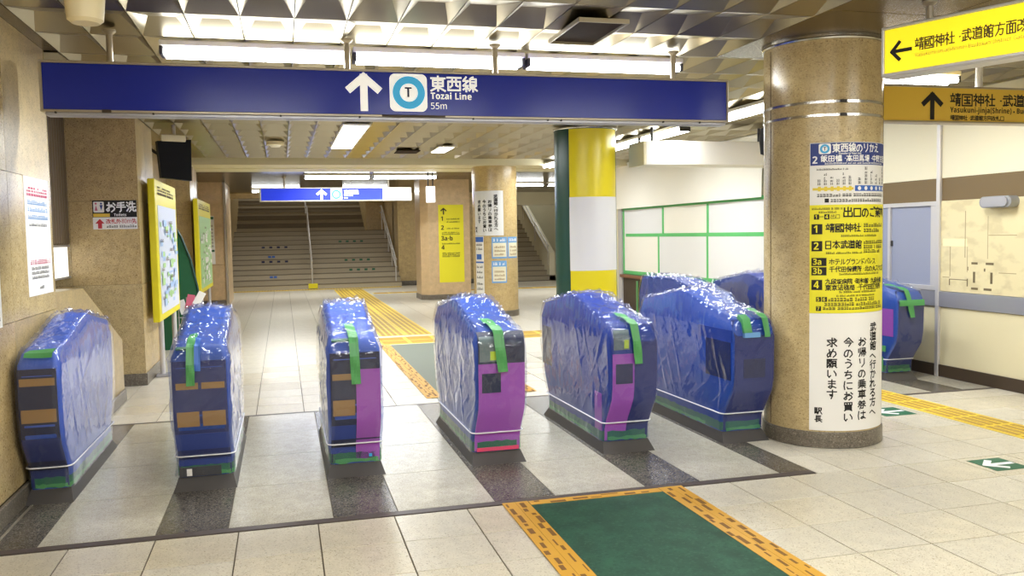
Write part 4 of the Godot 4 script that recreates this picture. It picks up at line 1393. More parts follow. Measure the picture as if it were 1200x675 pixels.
	# bright yellow box sign, hung at an angle
	var d := Vector3(0.4, 0, 0.917).normalized()
	t = thing("hanging_sign", Vector3(4.75, 2.5, 0.16) + d * 0.8, "bright yellow lit box sign hung askew with black arrow pointing left", "sign", "", atan2(-d.z, d.x))
	mp = flat(Vector3(-0.8, -2.5, 0), Vector3.RIGHT, Vector3.UP)
	o = Vector3(-0.8, -2.5, 0)
	box("housing", o + Vector3(-0.01, 2.50, -0.16), o + Vector3(1.62, 2.81, -0.015), M.alu_light, t, 0.005)
	box("lit_face", o + Vector3(0.015, 2.525, -0.02), o + Vector3(1.60, 2.785, 0), M.lit_yellow_sign, t)
	sign_frame(t, 0.012 - 0.8, 1.603 - 0.8, 0.022, 0.288, 0.14, M.alu_light, 0.016)
	for x in [0.25, 1.4]:
		hanger(t, x - 0.8, 0.30, CEIL - 2.5, -0.08, M.frame_metal)
	st = mb()
	arrow(st, mp, 0.113, 2.648, 0.128, Vector2.LEFT, 0.022, 0.002)
	build(st, "arrow", M.ink, t)
	st = mb()
	kanji(st, mp, "靖國神社・武道館方面改札口", 0.2, 2.630, 0.0595, 0.076, 0.0074, 0.002)
	build(st, "lettering", M.ink_brown, t)
	st = mb()
	latin(st, mp, "Yasukuni-jinja(Shrine) Budokan District Gate", 0.202, 2.592, 0.024, 0.002, 0.93, false)
	build(st, "small_lettering", M.gate_brown, t)
	area_front(t, Vector3(0, 0.15, 0.03), Vector2(1.55, 0.24), 0.5, Color(1.0, 0.93, 0.3))
	# toilet sign on the pillar
	mp = flat(Vector3(-0.83, 1.71, -5.30), Vector3.RIGHT, Vector3.UP)
	t = paper("toilet_sign", mp, 0.44, 0.0, 0.31, M.paper, "black and white toilet sign plate on the granite pillar", "sign", 2)
	st = mb()
	sheet(st, mp, 0.0, 0.128, 0.44, 0.31, 0.004)
	ink(t, "black_field", st, M.ink)
	st = mb()
	rounded(st, mp, 0.010, 0.18, 0.116, 0.296, 0.012, 0.0055)
	ink(t, "pictogram_field", st, M.paper)
	st = mb()
	disc(st, mp, 0.036, 0.275, 0.0, 0.010, 0.007)
	tri(st, mp.call(0.022, 0.2, 0.007), mp.call(0.052, 0.2, 0.007), mp.call(0.037, 0.258, 0.007), Vector3(0, 0, 1))
	ink(t, "woman_pictogram", st, M.pink_ink)
	st = mb()
	disc(st, mp, 0.088, 0.275, 0.0, 0.010, 0.007)
	tri(st, mp.call(0.073, 0.26, 0.007), mp.call(0.103, 0.26, 0.007), mp.call(0.088, 0.2, 0.007), Vector3(0, 0, 1))
	ink(t, "man_pictogram", st, M.poster_blue)
	st = mb()
	sheet(st, mp, 0.006, 0.132, 0.17, 0.168, 0.0055)
	ink(t, "yellow_bar", st, M.sign_yellow)
	st = mb()
	kanji(st, mp, "お手洗", 0.133, 0.182, 0.101, 0.115, 0.014, 0.0055)
	latin(st, mp, "Toilets", 0.21, 0.139, 0.028, 0.0055)
	ink(t, "lettering", st, M.white_ink)
	st = mb()
	tri(st, mp.call(0.022, 0.062, 0.004), mp.call(0.114, 0.062, 0.004), mp.call(0.068, 0.112, 0.004), Vector3(0, 0, 1))
	sheet(st, mp, 0.048, 0.008, 0.088, 0.062, 0.004)
	ink(t, "red_arrow", st, M.red_ink)
	st = mb()
	kanji(st, mp, "改札外", 0.13, 0.058, 0.05, 0.054, 0.006, 0.004)
	latin(st, mp, "80m", 0.284, 0.062, 0.046, 0.004, 0.8, false)
	kanji(st, mp, "先", 0.385, 0.058, 0.05, 0.054, 0.006, 0.004)
	ink(t, "red_lettering", st, M.red_ink)
	st = mb()
	print_line(st, mp, 0.132, 0.43, 0.018, 0.026, 0.004)
	ink(t, "small_print", st, M.ink)


func area_front(parent: Node3D, at: Vector3, size: Vector2, e: float, c: Color) -> void:
	var l := AreaLight3D.new()
	l.name = "area_light"
	parent.add_child(l, true)
	l.position = at
	l.rotation.y = PI
	l.area_size = size
	l.area_normalize_energy = true
	l.light_energy = e
	l.light_color = c
	l.area_range = 30.0
	l.shadow_enabled = true


# ---------------------------------------------------------------- posters
func number_box(p: Node3D, mp: Callable, text: String, u: float, v: float, w: float, h: float) -> void:
	var st := mb()
	sheet(st, mp, u, v, u + w, v + h, 0.0035, 3, 1)
	var b := put("number_box", st.commit(), M.ink, p, -p.position)
	var over := mb()
	latin(over, mp, text, u + w * (0.2 if text.length() == 1 else 0.1), v + h * 0.14, h * 0.72, 0.005, 0.95)
	put("exit_number", over.commit(), M.poster_yellow, b)


func make_column_posters() -> void:
	var c := Vector3(5.053, 0, -0.899)
	var mp := around(c, 0.4205, deg_to_rad(-45.7))
	var full := 0.70
	# transfer poster: blue head, white line map
	var p := paper("transfer_poster", mp, full, 1.742, 2.179, M.paper, "white and blue line transfer poster at the top of the stone column", "poster", 30)
	var st := mb()
	sheet(st, mp, 0.004, 2.02, full - 0.004, 2.175, 0.0035, 30)
	ink(p, "blue_head", st, M.poster_blue)
	st = mb()
	rounded(st, mp, 0.06, 2.098, 0.14, 2.170, 0.012, 0.005)
	ink(p, "emblem_field", st, M.white_ink)
	st = mb()
	disc(st, mp, 0.10, 2.134, 0.018, 0.032, 0.0065)
	ink(p, "emblem_ring", st, M.cyan_ink)
	st = mb()
	latin(st, mp, "T", 0.091, 2.122, 0.024, 0.0065)
	ink(p, "emblem_letter", st, M.navy_ink)
	st = mb()
	kanji(st, mp, "東西線のりかえ", 0.148, 2.108, 0.056, 0.062, 0.0075, 0.005)
	latin(st, mp, "Transfer to Tozai Line", 0.19, 2.092, 0.013, 0.005, 0.9)
	latin(st, mp, "2", 0.018, 2.032, 0.05, 0.005, 1.0)
	kanji(st, mp, "飯田橋・高田馬場・中野方面", 0.072, 2.042, 0.0475, 0.048, 0.0058, 0.005)
	print_line(st, mp, 0.10, 0.60, 2.026, 0.012, 0.005)
	ink(p, "lettering", st, M.white_ink)
	st = mb()
	sheet(st, mp, 0.31, 1.835, 0.66, 1.875, 0.0035, 16)
	ink(p, "blue_line", st, M.line_blue)
	st = mb()
	sheet(st, mp, 0.02, 1.845, 0.30, 1.862, 0.0035, 12)
	for k in 6:
		sheet(st, mp, 0.055 + k * 0.042, 1.838, 0.075 + k * 0.042, 1.87, 0.004)
	ink(p, "yellow_line", st, M.line_yellow)
	st = mb()
	for k in 6:
		disc(st, mp, 0.345 + k * 0.056, 1.855, 0.0, 0.014, 0.005)
	ink(p, "station_dots", st, M.white_ink)
	st = mb()
	print_line(st, mp, 0.045, 0.26, 1.985, 0.012, 0.0035)
	for k in 6:
		for j in 2 + (k * 2) % 3:
			print_line(st, mp, 0.052 + k * 0.042, 0.072 + k * 0.042, 1.882 + j * 0.022, 0.017, 0.0035)
	for k in 6:
		for j in 2 + (k * 3) % 4:
			print_line(st, mp, 0.335 + k * 0.056, 0.358 + k * 0.056, 1.886 + j * 0.025, 0.019, 0.0035)
	print_line(st, mp, 0.05, 0.62, 1.798, 0.022, 0.0035)
	sheet(st, mp, 0.10, 1.758, 0.128, 1.786, 0.0035)
	print_line(st, mp, 0.14, 0.60, 1.760, 0.022, 0.0035)
	ink(p, "small_print", st, M.ink)
	# yellow exit guide
	p = paper("exit_guide_poster", mp, full, 0.975, 1.742, M.poster_yellow, "yellow exit guide poster with black numbers wrapped on the stone column", "poster", 30)
	st = mb()
	print_line(st, mp, 0.015, 0.22, 1.708, 0.014, 0.0035)
	print_line(st, mp, 0.06, 0.18, 1.684, 0.014, 0.0035)
	number_box(p, mp, "1", 0.03, 1.640, 0.034, 0.036)
	number_box(p, mp, "4", 0.098, 1.640, 0.034, 0.036)
	kanji(st, mp, "ー", 0.064, 1.645, 0.03, 0.03, 0.004, 0.0035)
	kanji(st, mp, "出口", 0.14, 1.642, 0.032, 0.034, 0.003, 0.0035)
	kanji(st, mp, "出口のご案内", 0.225, 1.650, 0.070, 0.074, 0.0098, 0.0035)
	ink(p, "lettering", st, M.ink)
	st = mb()
	number_box(p, mp, "1", 0.014, 1.535, 0.072, 0.072)
	kanji(st, mp, "靖國神社", 0.105, 1.548, 0.064, 0.062, 0.0074, 0.0035)
	print_line(st, mp, 0.385, 0.62, 1.582, 0.026, 0.0035)
	print_line(st, mp, 0.385, 0.56, 1.545, 0.026, 0.0035)
	print_line(st, mp, 0.21, 0.52, 1.515, 0.014, 0.0035)
	ink(p, "lettering", st, M.ink)
	st = mb()
	number_box(p, mp, "2", 0.014, 1.415, 0.072, 0.072)
	kanji(st, mp, "日本武道館", 0.098, 1.430, 0.054, 0.060, 0.0072, 0.0035)
	print_line(st, mp, 0.385, 0.64, 1.462, 0.024, 0.0035)
	print_line(st, mp, 0.385, 0.62, 1.430, 0.024, 0.0035)
	print_line(st, mp, 0.385, 0.58, 1.398, 0.024, 0.0035)
	print_line(st, mp, 0.11, 0.37, 1.395, 0.014, 0.0035)
	ink(p, "lettering", st, M.ink)
	st = mb()
	number_box(p, mp, "3a", 0.014, 1.310, 0.10, 0.058)
	number_box(p, mp, "3b", 0.014, 1.244, 0.10, 0.058)
	kanji(st, mp, "ホテルグランドパレス", 0.130, 1.318, 0.038, 0.042, 0.0050, 0.0035)
	kanji(st, mp, "千代田保健所・北の丸スクエア", 0.130, 1.266, 0.040, 0.042, 0.0050, 0.0035)
	print_line(st, mp, 0.20, 0.56, 1.245, 0.014, 0.0035)
	ink(p, "lettering", st, M.ink)
	st = mb()
	number_box(p, mp, "4", 0.014, 1.140, 0.072, 0.072)
	kanji(st, mp, "九段坂病院・昭和館・九段会館", 0.105, 1.180, 0.038, 0.040, 0.0050, 0.0035)
	kanji(st, mp, "東京法務局・千代田区役所", 0.105, 1.136, 0.042, 0.042, 0.0054, 0.0035)
	print_line(st, mp, 0.20, 0.52, 1.118, 0.014, 0.0035)
	print_line(st, mp, 0.18, 0.50, 1.092, 0.012, 0.0035)
	ink(p, "lettering", st, M.ink)
	st = mb()
	number_box(p, mp, "5", 0.045, 1.056, 0.034, 0.034)
	number_box(p, mp, "6", 0.084, 1.056, 0.034, 0.034)
	print_line(st, mp, 0.126, 0.50, 1.058, 0.026, 0.0035)
	print_line(st, mp, 0.10, 0.60, 1.026, 0.024, 0.0035)
	number_box(p, mp, "7", 0.045, 0.990, 0.034, 0.034)
	print_line(st, mp, 0.09, 0.62, 0.998, 0.022, 0.0035)
	tag(put("small_print", st.commit(), M.ink, p, -p.position), "", "", "", "stuff")
	# white notice with brushed columns of text
	p = paper("station_notice", mp, full, 0.128, 0.972, M.paper, "white notice with large vertical black lettering low on the stone column", "notice", 30)
	st = mb()
	var mq := around(c + Vector3(0, 0.125, 0), 0.4205, deg_to_rad(-45.7))
	notice_lines(st, mq, 1.0, 0.0035, 0.0088)
	ink(p, "lettering", st, M.ink)
	# the far round column
	c = Vector3(5.11, 0, -11.5)
	mp = around(c, 0.431, deg_to_rad(-74.0))
	p = paper("station_notice", mp, 0.62, 1.55, 2.395, M.paper_grey, "grey white notice with vertical lettering on the column before the far stairs", "notice", 24)
	st = mb()
	mq = around(c + Vector3(0, 1.55, 0), 0.431, deg_to_rad(-76.0))
	notice_lines(st, mq, 1.0, 0.006, 0.010)
	ink(p, "lettering", st, M.ink)
	p = paper("leaflet_strip", mp, 0.22, 0.39, 1.54, M.paper, "tall white leaflet with blue bands on the far round column", "poster", 10)
	st = mb()
	sheet(st, mp, 0.005, 1.43, 0.215, 1.53, 0.006, 6)
	sheet(st, mp, 0.03, 1.10, 0.17, 1.20, 0.006, 6)
	sheet(st, mp, 0.005, 1.03, 0.215, 1.06, 0.006, 6)
	ink(p, "blue_bands", st, M.line_blue)
	st = mb()
	for y in [1.36, 1.28, 0.94, 0.84, 0.74, 0.62, 0.52]:
		print_line(st, mp, 0.03, 0.19, y, 0.04, 0.006)
	ink(p, "print", st, M.ink)
	for q in [[-23.0, 17.0, 1.115, 1.52, "blue headed leaflet on the far round column, the upper one by the strip"], [19.0, 58.0, 1.115, 1.52, "blue headed leaflet curling round the edge of the far column"], [-24.0, 15.0, 0.65, 1.07, "blue headed leaflet on the far round column, below the other two"]]:
		var mr := around(c, 0.431, deg_to_rad(q[0]))
		var wd: float = deg_to_rad(q[1] - q[0]) * 0.431
		p = paper("leaflet", mr, wd, q[2], q[3], M.pale_blue, q[4], "leaflet", 8, 0.0, "leaflets on the far column")
		st = mb()
		sheet(st, mr, 0.02, q[2] + 0.03, wd - 0.02, q[3] - 0.11, 0.006, 6)
		ink(p, "white_field", st, M.cream_plain)
		st = mb()
		for k in 3:
			print_line(st, mr, 0.05, wd - 0.05, q[2] + 0.06 + k * 0.07, 0.035, 0.008)
		ink(p, "print", st, M.gate_brown)
		st = mb()
		print_line(st, mr, 0.03, wd - 0.04, q[3] - 0.08, 0.05, 0.006)
		ink(p, "heading", st, M.white_ink)
	# the painted column: yellow wrap and white sheet on dark green
	c = Vector3(4.99, 0, -5.97)
	mp = around(c, 0.404, deg_to_rad(-49.5))
	var yw := mb()
	slab(yw, mp, 0.0, 0.12, 0.735, CEIL - 0.035, 0.002, 30, 2)
	put("yellow_wrap", yw.commit(), M.wrap_yellow, green_column, -green_column.position)
	mq = around(c, 0.4065, deg_to_rad(-50.0))
	p = paper("white_cover_sheet", mq, 0.74, 1.09, 2.03, M.paper_grey, "blank white sheet taped over the yellow wrap of the green column", "sheet", 30)


func make_left_things() -> void:
	var mp := flat(Vector3(-0.45, 0, -1.29), Vector3(0, 0, -1), Vector3.UP)
	var p := paper("wall_poster", mp, 0.60, 1.235, 2.01, M.paper, "tall white poster with red heading on the granite wall", "poster", 2)
	var st := mb()
	print_line(st, mp, 0.05, 0.55, 1.885, 0.06, 0.004)
	print_line(st, mp, 0.06, 0.54, 1.440, 0.03, 0.004)
	ink(p, "red_heading", st, M.pink_ink)
	st = mb()
	for y in [1.83, 1.785, 1.735]:
		print_line(st, mp, 0.06, 0.54, y, 0.028, 0.004)
	ink(p, "blue_print", st, M.pale_blue)
	st = mb()
	for y in [1.69, 1.405, 1.375, 1.345]:
		print_line(st, mp, 0.08, 0.50, y, 0.018, 0.004)
	print_line(st, mp, 0.25, 0.36, 1.275, 0.02, 0.004)
	ink(p, "grey_print", st, M.charcoal)
	mp = flat(Vector3(-0.45, 0, -0.20), Vector3(0, 0, -1), Vector3.UP)
	p = paper("wall_poster", mp, 0.52, 1.10, 1.44, M.paper, "small white notice low on the granite wall, edge only in view", "poster", 2)
	st = mb()
	for k in 6:
		print_line(st, mp, 0.05, 0.48, 1.14 + k * 0.045, 0.02, 0.004)
	ink(p, "print", st, M.ink)
	# map boards on posts
	for k in 2:
		var z0: float = [-5.55, -10.6][k]
		var long: float = [1.95, 2.6][k]
		var b := thing("map_board", Vector3(-0.265, 0, z0 - long / 2), ["yellow framed map board standing beside the toilet-sign pillar", "yellow framed timetable board standing farther along the left wall"][k], "map board")
		box("panel", Vector3(-0.045, 0.66, -long / 2), Vector3(0.03, 2.27, long / 2), M.board_yellow, b, 0.008)
		var mq := flat(Vector3(0.031, 0, long / 2), Vector3(0, 0, -1), Vector3.UP)
		st = mb()
		slab(st, mq, 0.16, 0.74, long - 0.12, 1.98, 0.004)
		build(st, "map_sheet", M.map_paper if k == 0 else M.map_green, b)
		st = mb()
		var blocks := mb()
		for j in 60:
			var u := rng.randf_range(0.2, long - 0.4)
			var v := rng.randf_range(0.8, 1.75)
			sheet(st if j % 2 else blocks, mq, u, v, u + rng.randf_range(0.06, 0.3), v + rng.randf_range(0.02, 0.09), 0.006 + 0.0002 * j)
		tag(build(st, "map_parks", M.map_green if k == 0 else M.paper, b), "", "", "", "stuff")
		tag(build(blocks, "map_blocks", M.map_water if k == 0 else M.paper, b), "", "", "", "stuff")
		st = mb()
		for j in 9:
			print_line(st, mq, 0.2 + (j % 3) * 0.4, 0.45 + (j % 3) * 0.45, 0.9 + j * 0.11, 0.035, 0.018)
		print_line(st, mq, 0.2, long - 0.3, 2.1, 0.1, 0.004)
		tag(build(st, "map_print", M.ink_brown, b), "", "", "", "stuff")
		for z in [-long * 0.32, long * 0.32]:
			st = mb()
			tube(st, [Vector3(-0.01, 0.02, z), Vector3(-0.01, 0.68, z)], 0.03, 12)
			var post := build(st, "post", M.alu_light, b)
			box("foot", Vector3(-0.075, 0, z - 0.1), Vector3(0.075, 0.03, z + 0.1), M.aluminium, post, 0.006)
	# monitor under the ceiling
	var t := thing("hanging_monitor", Vector3(-0.06, 2.285, -6.05), "black monitor hung from the ceiling beside the granite pillar", "monitor", "", 0.35)
	st = mb()
	prism(st, PackedVector2Array([Vector2(-0.17, 0.02), Vector2(0.17, -0.01), Vector2(0.18, 0.47), Vector2(-0.2, 0.44)]), Vector3(0, 0, -0.06), Vector3.RIGHT, Vector3.UP, Vector3(0, 0, 0.1))
	build(st, "screen_case", M.black_plastic, t)
	box("bracket", Vector3(-0.16, 0.44, -0.08), Vector3(0.12, 0.52, 0.05), M.cream, t, 0.01)
	st = mb()
	tube(st, [Vector3(0, 0.5, -0.03), Vector3(0, CEIL - 2.285, -0.03)], 0.025, 10)
	build(st, "ceiling_pole", M.frame_metal, t)
	# green leaf-shaped board and the leaflet rack
	t = thing("green_board", Vector3(-0.42, 0, -8.4), "dark green curved board leaning behind the map board", "board")
	st = mb()
	var leaf := PackedVector2Array([Vector2(-0.2, 0.0), Vector2(0.36, 0.0), Vector2(0.37, 0.5), Vector2(0.33, 0.9), Vector2(0.25, 1.3), Vector2(0.14, 1.62), Vector2(0.02, 1.85), Vector2(-0.1, 1.92), Vector2(-0.2, 1.9)])
	prism(st, leaf, Vector3(0, 0, 0), Vector3.RIGHT, Vector3.UP, Vector3(0, 0, -0.05))
	build(st, "panel", M.board_green, t)
	st = mb()
	for k in leaf.size() - 1:
		if k > 0:
			tube(st, [Vector3(leaf[k].x, leaf[k].y, 0.0), Vector3(leaf[k + 1].x, leaf[k + 1].y, 0.0)], 0.018, 6)
	build(st, "edging", M.wrap_green, t)
	t = thing("leaflet_rack", Vector3(-0.15, 0, -7.95), "wire leaflet rack with folded papers behind the wrapped gates", "rack")
	for k in 4:
		st = mb()
		tube(st, [Vector3(-0.16 + 0.107 * k, 0.0, 0.0), Vector3(-0.16 + 0.107 * k, 0.78, -0.04)], 0.008, 6)
		build(st, "wire", M.aluminium, t)
	for k in 4:
		st = mb()
		tube(st, [Vector3(-0.17, 0.1 + k * 0.2, -0.01), Vector3(0.17, 0.1 + k * 0.2, -0.01)], 0.008, 6)
		build(st, "wire", M.aluminium, t)
	for q in [[-0.1, 0.55, "paper_grey", 0.3], [0.0, 0.62, "pink_ink", -0.2], [0.08, 0.58, "cream_plain", 0.5], [0.02, 0.5, "gate_brown", 0.1], [0.12, 0.66, "paper", -0.5]]:
		st = mb()
		bx(st, Vector3.ZERO, Vector3(0.1, 0.2, 0.012), 0.003)
		var o := build(st, "leaflet", M[q[2]], t, Vector3(q[0], q[1] + 0.1, 0.02))
		o.rotation.z = q[3]
		o.rotation.x = -0.25
	mp = flat(Vector3(-0.70, 0, -16.8), Vector3.RIGHT, Vector3.UP)
	p = paper("wall_notice", mp, 0.27, 0.99, 2.13, M.paper, "white notice with green bars on the pinkish wall end", "notice", 2)
	st = mb()
	sheet(st, mp, 0.01, 1.28, 0.26, 1.33, 0.006)
	sheet(st, mp, 0.01, 2.05, 0.26, 2.11, 0.006)
	ink(p, "green_bars", st, M.gate_tape_dark)
	st = mb()
	for k in 7:
		print_line(st, mp, 0.03, 0.24, 1.4 + k * 0.08, 0.035, 0.006)
	ink(p, "print", st, M.charcoal)


func make_far_things() -> void:
	# the clad square column with the exit board
	var t := thing("clad_column", Vector3(5.0, 0, -16.6), "square stone-clad column carrying the tall yellow exit board", "column")
	var st := mb()
	var poly := PackedVector2Array([Vector2(-0.45, -0.58), Vector2(0.58, -0.58), Vector2(0.58, 0.58), Vector2(-0.45, 0.58), Vector2(-0.62, 0.4), Vector2(-0.62, -0.4)])
	prism(st, poly, Vector3(0, 0.12, 0), Vector3.RIGHT, Vector3(0, 0, 1), Vector3(0, CEIL - 0.12, 0))
	build(st, "shaft", M.pink_stone, t)
	st = mb()
	var big := PackedVector2Array()
	for q in poly:
		big.append(q * 1.025)
	prism(st, big, Vector3.ZERO, Vector3.RIGHT, Vector3(0, 0, 1), Vector3(0, 0.125, 0))
	build(st, "skirting", M.kick_stone, t)
	var mp := flat(Vector3(4.80, 0.42, -16.018), Vector3.RIGHT, Vector3.UP)
	var p := paper("exit_board", mp, 0.62, 0.0, 1.89, M.poster_yellow, "tall yellow exit board with arrow and numbers on the clad column", "sign", 2)
	st = mb()
	arrow(st, mp, 0.13, 1.74, 0.15, Vector2(0, 1), 0.03, 0.006)
	ink(p, "arrow", st, M.ink)
	for q in [["1", 1.50], ["2", 1.28], ["3a·b", 1.02], ["4", 0.80]]:
		st = mb()
		latin(st, mp, q[0], 0.06, q[1], 0.105, 0.006, 1.0)
		ink(p, "exit_number", st, M.ink)
	st = mb()
	for y in [1.53, 1.46, 1.30, 1.20, 1.16, 0.93, 0.70, 0.66, 0.62]:
		print_line(st, mp, 0.2 if y > 1.25 else 0.08, 0.52, y, 0.03, 0.006)
	tag(put("small_print", st.commit(), M.ink, p, -p.position), "", "", "", "stuff")
	var sp := thing("column_speaker", Vector3(5.053 - 0.14, 2.16, -0.899 - 0.485), "black loudspeaker fixed to the back of the poster column", "loudspeaker", "", deg_to_rad(-164))
	st = mb()
	lathe(st, Vector3(0, 0.12, 0.0), [Vector2(0.03, -0.12), Vector2(0.075, -0.10), Vector2(0.085, 0.0), Vector2(0.075, 0.10), Vector2(0.03, 0.12)], 24)
	build(st, "case", M.black_plastic, sp)
	box("bracket", Vector3(-0.03, 0.06, -0.085), Vector3(0.03, 0.18, -0.06), M.charcoal, sp, 0.004)
	t = thing("small_hanging_sign", Vector3(4.22, 2.28, -13.6), "narrow white lit box hung on two rods in the far hall", "sign")
	box("lit_box", Vector3(-0.09, 0, -0.06), Vector3(0.09, 0.34, 0.06), M.lit_white_sign, t, 0.005)
	for x in [-0.05, 0.05]:
		st = mb()
		tube(st, [Vector3(x, 0.33, 0), Vector3(x, CEIL - 2.28, 0)], 0.012, 8)
		build(st, "rod", M.charcoal, t)
	area_front(t, Vector3(0, 0.17, 0.07), Vector2(0.16, 0.32), 0.15, Color(1, 1, 1))


# ---------------------------------------------------------------- things lying on the floor
func tape_strip(parent: Node3D, x0: float, x1: float, z0: float, z1: float, along_z: bool, y: float) -> void:
	var st := mb()
	bx(st, Vector3((x0 + x1) / 2, y + 0.001, (z0 + z1) / 2), Vector3(x1 - x0, 0.002, z1 - z0))
	var o := build(st, "yellow_tape", M.mat_tape, parent)
	st = mb()
	var s := 0.03
	var l := (z1 - z0) if along_z else (x1 - x0)
	var wd := (x1 - x0) if along_z else (z1 - z0)
	while s < l - 0.06:
		var a := rng.randf_range(0.03, 0.12)
		var off := rng.randf_range(-0.3, 0.3) * wd
		var c := Vector3((x0 + x1) / 2 + off, y + 0.0024, z0 + s + a / 2) if along_z else Vector3(x0 + s + a / 2, y + 0.0024, (z0 + z1) / 2 + off)
		var t := wd * rng.randf_range(0.08, 0.4)
		bx(st, c, Vector3(t, 0.0006, a) if along_z else Vector3(a, 0.0006, t))
		s += a + rng.randf_range(0.005, 0.06)
	tag(build(st, "worn_patches", M.mat_tape_worn, o), "", "", "", "stuff")


func floor_mat(x0: float, x1: float, z0: float, z1: float, m: Material, label: String, ends: Array) -> void:
	var t := thing("floor_mat", Vector3(0, 0.0, 0), label, "floor mat")
	box("rubber_sheet", Vector3(x0 + 0.05, 0.0005, z0 + 0.02), Vector3(x1 - 0.05, 0.005, z1), m, t, 0.001)
	for e in [[x0, x0 + 0.078], [x0 + 0.08, x0 + 0.155], [x1 - 0.155, x1 - 0.08], [x1 - 0.078, x1]]:
		tape_strip(t, e[0], e[1], z0, z1, true, 0.005)
	for e in ends:
		tape_strip(t, x0 + 0.16, x1 - 0.16, e[0], e[1], false, 0.005)


func tactile(called: String, label: String, x0: float, z0: float, nx: int, nz: int, s: float, sz: float, along_z: bool, bar: Material, dots := false) -> void:
	var t := thing("tactile_path", Vector3(x0, 0, z0), label, "tactile paving")
	var st := mb()
	bx(st, Vector3(0, 0.0025, 0), Vector3(s - 0.004, 0.004, sz - 0.004), 0.001)
	var plate := st.commit()
	st = mb()
	if dots:
		for i in 5:
			for j in 5:
				bx(st, Vector3((i - 2) * s / 5.0, 0.0055, (j - 2) * sz / 5.0), Vector3(s * 0.08, 0.004, sz * 0.08), 0.001)
	else:
		for i in 4:
			if along_z:
				bx(st, Vector3((i - 1.5) * s / 4.6, 0.006, 0), Vector3(s * 0.13, 0.004, sz * 0.86), 0.0015)
			else:
				bx(st, Vector3(0, 0.006, (i - 1.5) * sz / 4.6), Vector3(s * 0.86, 0.004, sz * 0.13), 0.0015)
	var bars := st.commit()
	for i in nx:
		for j in nz:
			var o := put("tactile_tile", plate, M.tactile, t, Vector3((i + 0.5) * s, 0, -(j + 0.5) * sz))
			put("raised_bars", bars, bar, o)


func floor_arrow(x: float, z: float, label: String, s: float) -> void:
	var mp := flat(Vector3(x, 0.0005, z), Vector3.RIGHT, Vector3(0, 0, -1))
	var t := thing("floor_sticker", Vector3(x, 0, z), label, "floor sticker")
	var st := mb()
	slab(st, mp, -s, -s, s, s, 0.0015)
	put("square", st.commit(), M.floor_sticker, t, -t.position)
	st = mb()
	var tip := Vector2(-s * 0.72, 0.0)
	stroke(st, mp, PackedVector2Array([tip + Vector2(0.03, 0), Vector2(s * 0.75, 0)]), 0.045, 0.0025)
	for k in [-1.0, 1.0]:
		stroke(st, mp, PackedVector2Array([tip, Vector2(-s * 0.05, s * 0.62 * k)]), 0.045, 0.0025)
	put("arrow", st.commit(), M.white_ink, t, -t.position)


func make_floor_things() -> void:
	floor_mat(2.31, 3.455, -0.015, 2.3, M.mat_green, "dark green rubber mat edged with worn yellow tape, before the purple-ended gates", [[-0.01, 0.06]])
	floor_mat(2.42, 3.53, -7.68, -3.42, M.mat_grey, "grey green mat edged with yellow tape, beyond the gates", [[-3.50, -3.43]])
	tactile("tactile_path", "yellow tactile strip with brown bars beside the poster column", 6.345, 2.0, 1, 13, 0.35, 0.34, true, M.tactile_bar)
	tactile("tactile_path", "yellow tactile path leading straight to the wide stairs", 2.55, -8.85, 2, 30, 0.42, 0.42, true, M.tactile_bar)
	tactile("tactile_path", "yellow tactile strip crossing the hall behind the grey green mat", 2.47, -7.75, 14, 2, 0.42, 0.42, false, M.tactile_bar)
	tactile("tactile_path", "thin yellow tactile strip along the foot of the wide stairs", -0.4, -21.75, 12, 1, 0.42, 0.42, true, M.tactile_bar, true)
	tactile("tactile_path", "yellow tactile strip branching off toward the narrower stairs", 3.5, -19.0, 15, 1, 0.42, 0.42, false, M.tactile_bar)
	floor_arrow(5.64, 0.19, "green floor sticker with white arrow, lying on open tiles", 0.13)
	floor_arrow(6.09, -1.43, "green floor sticker with white arrow, half hidden by the stone column", 0.15)


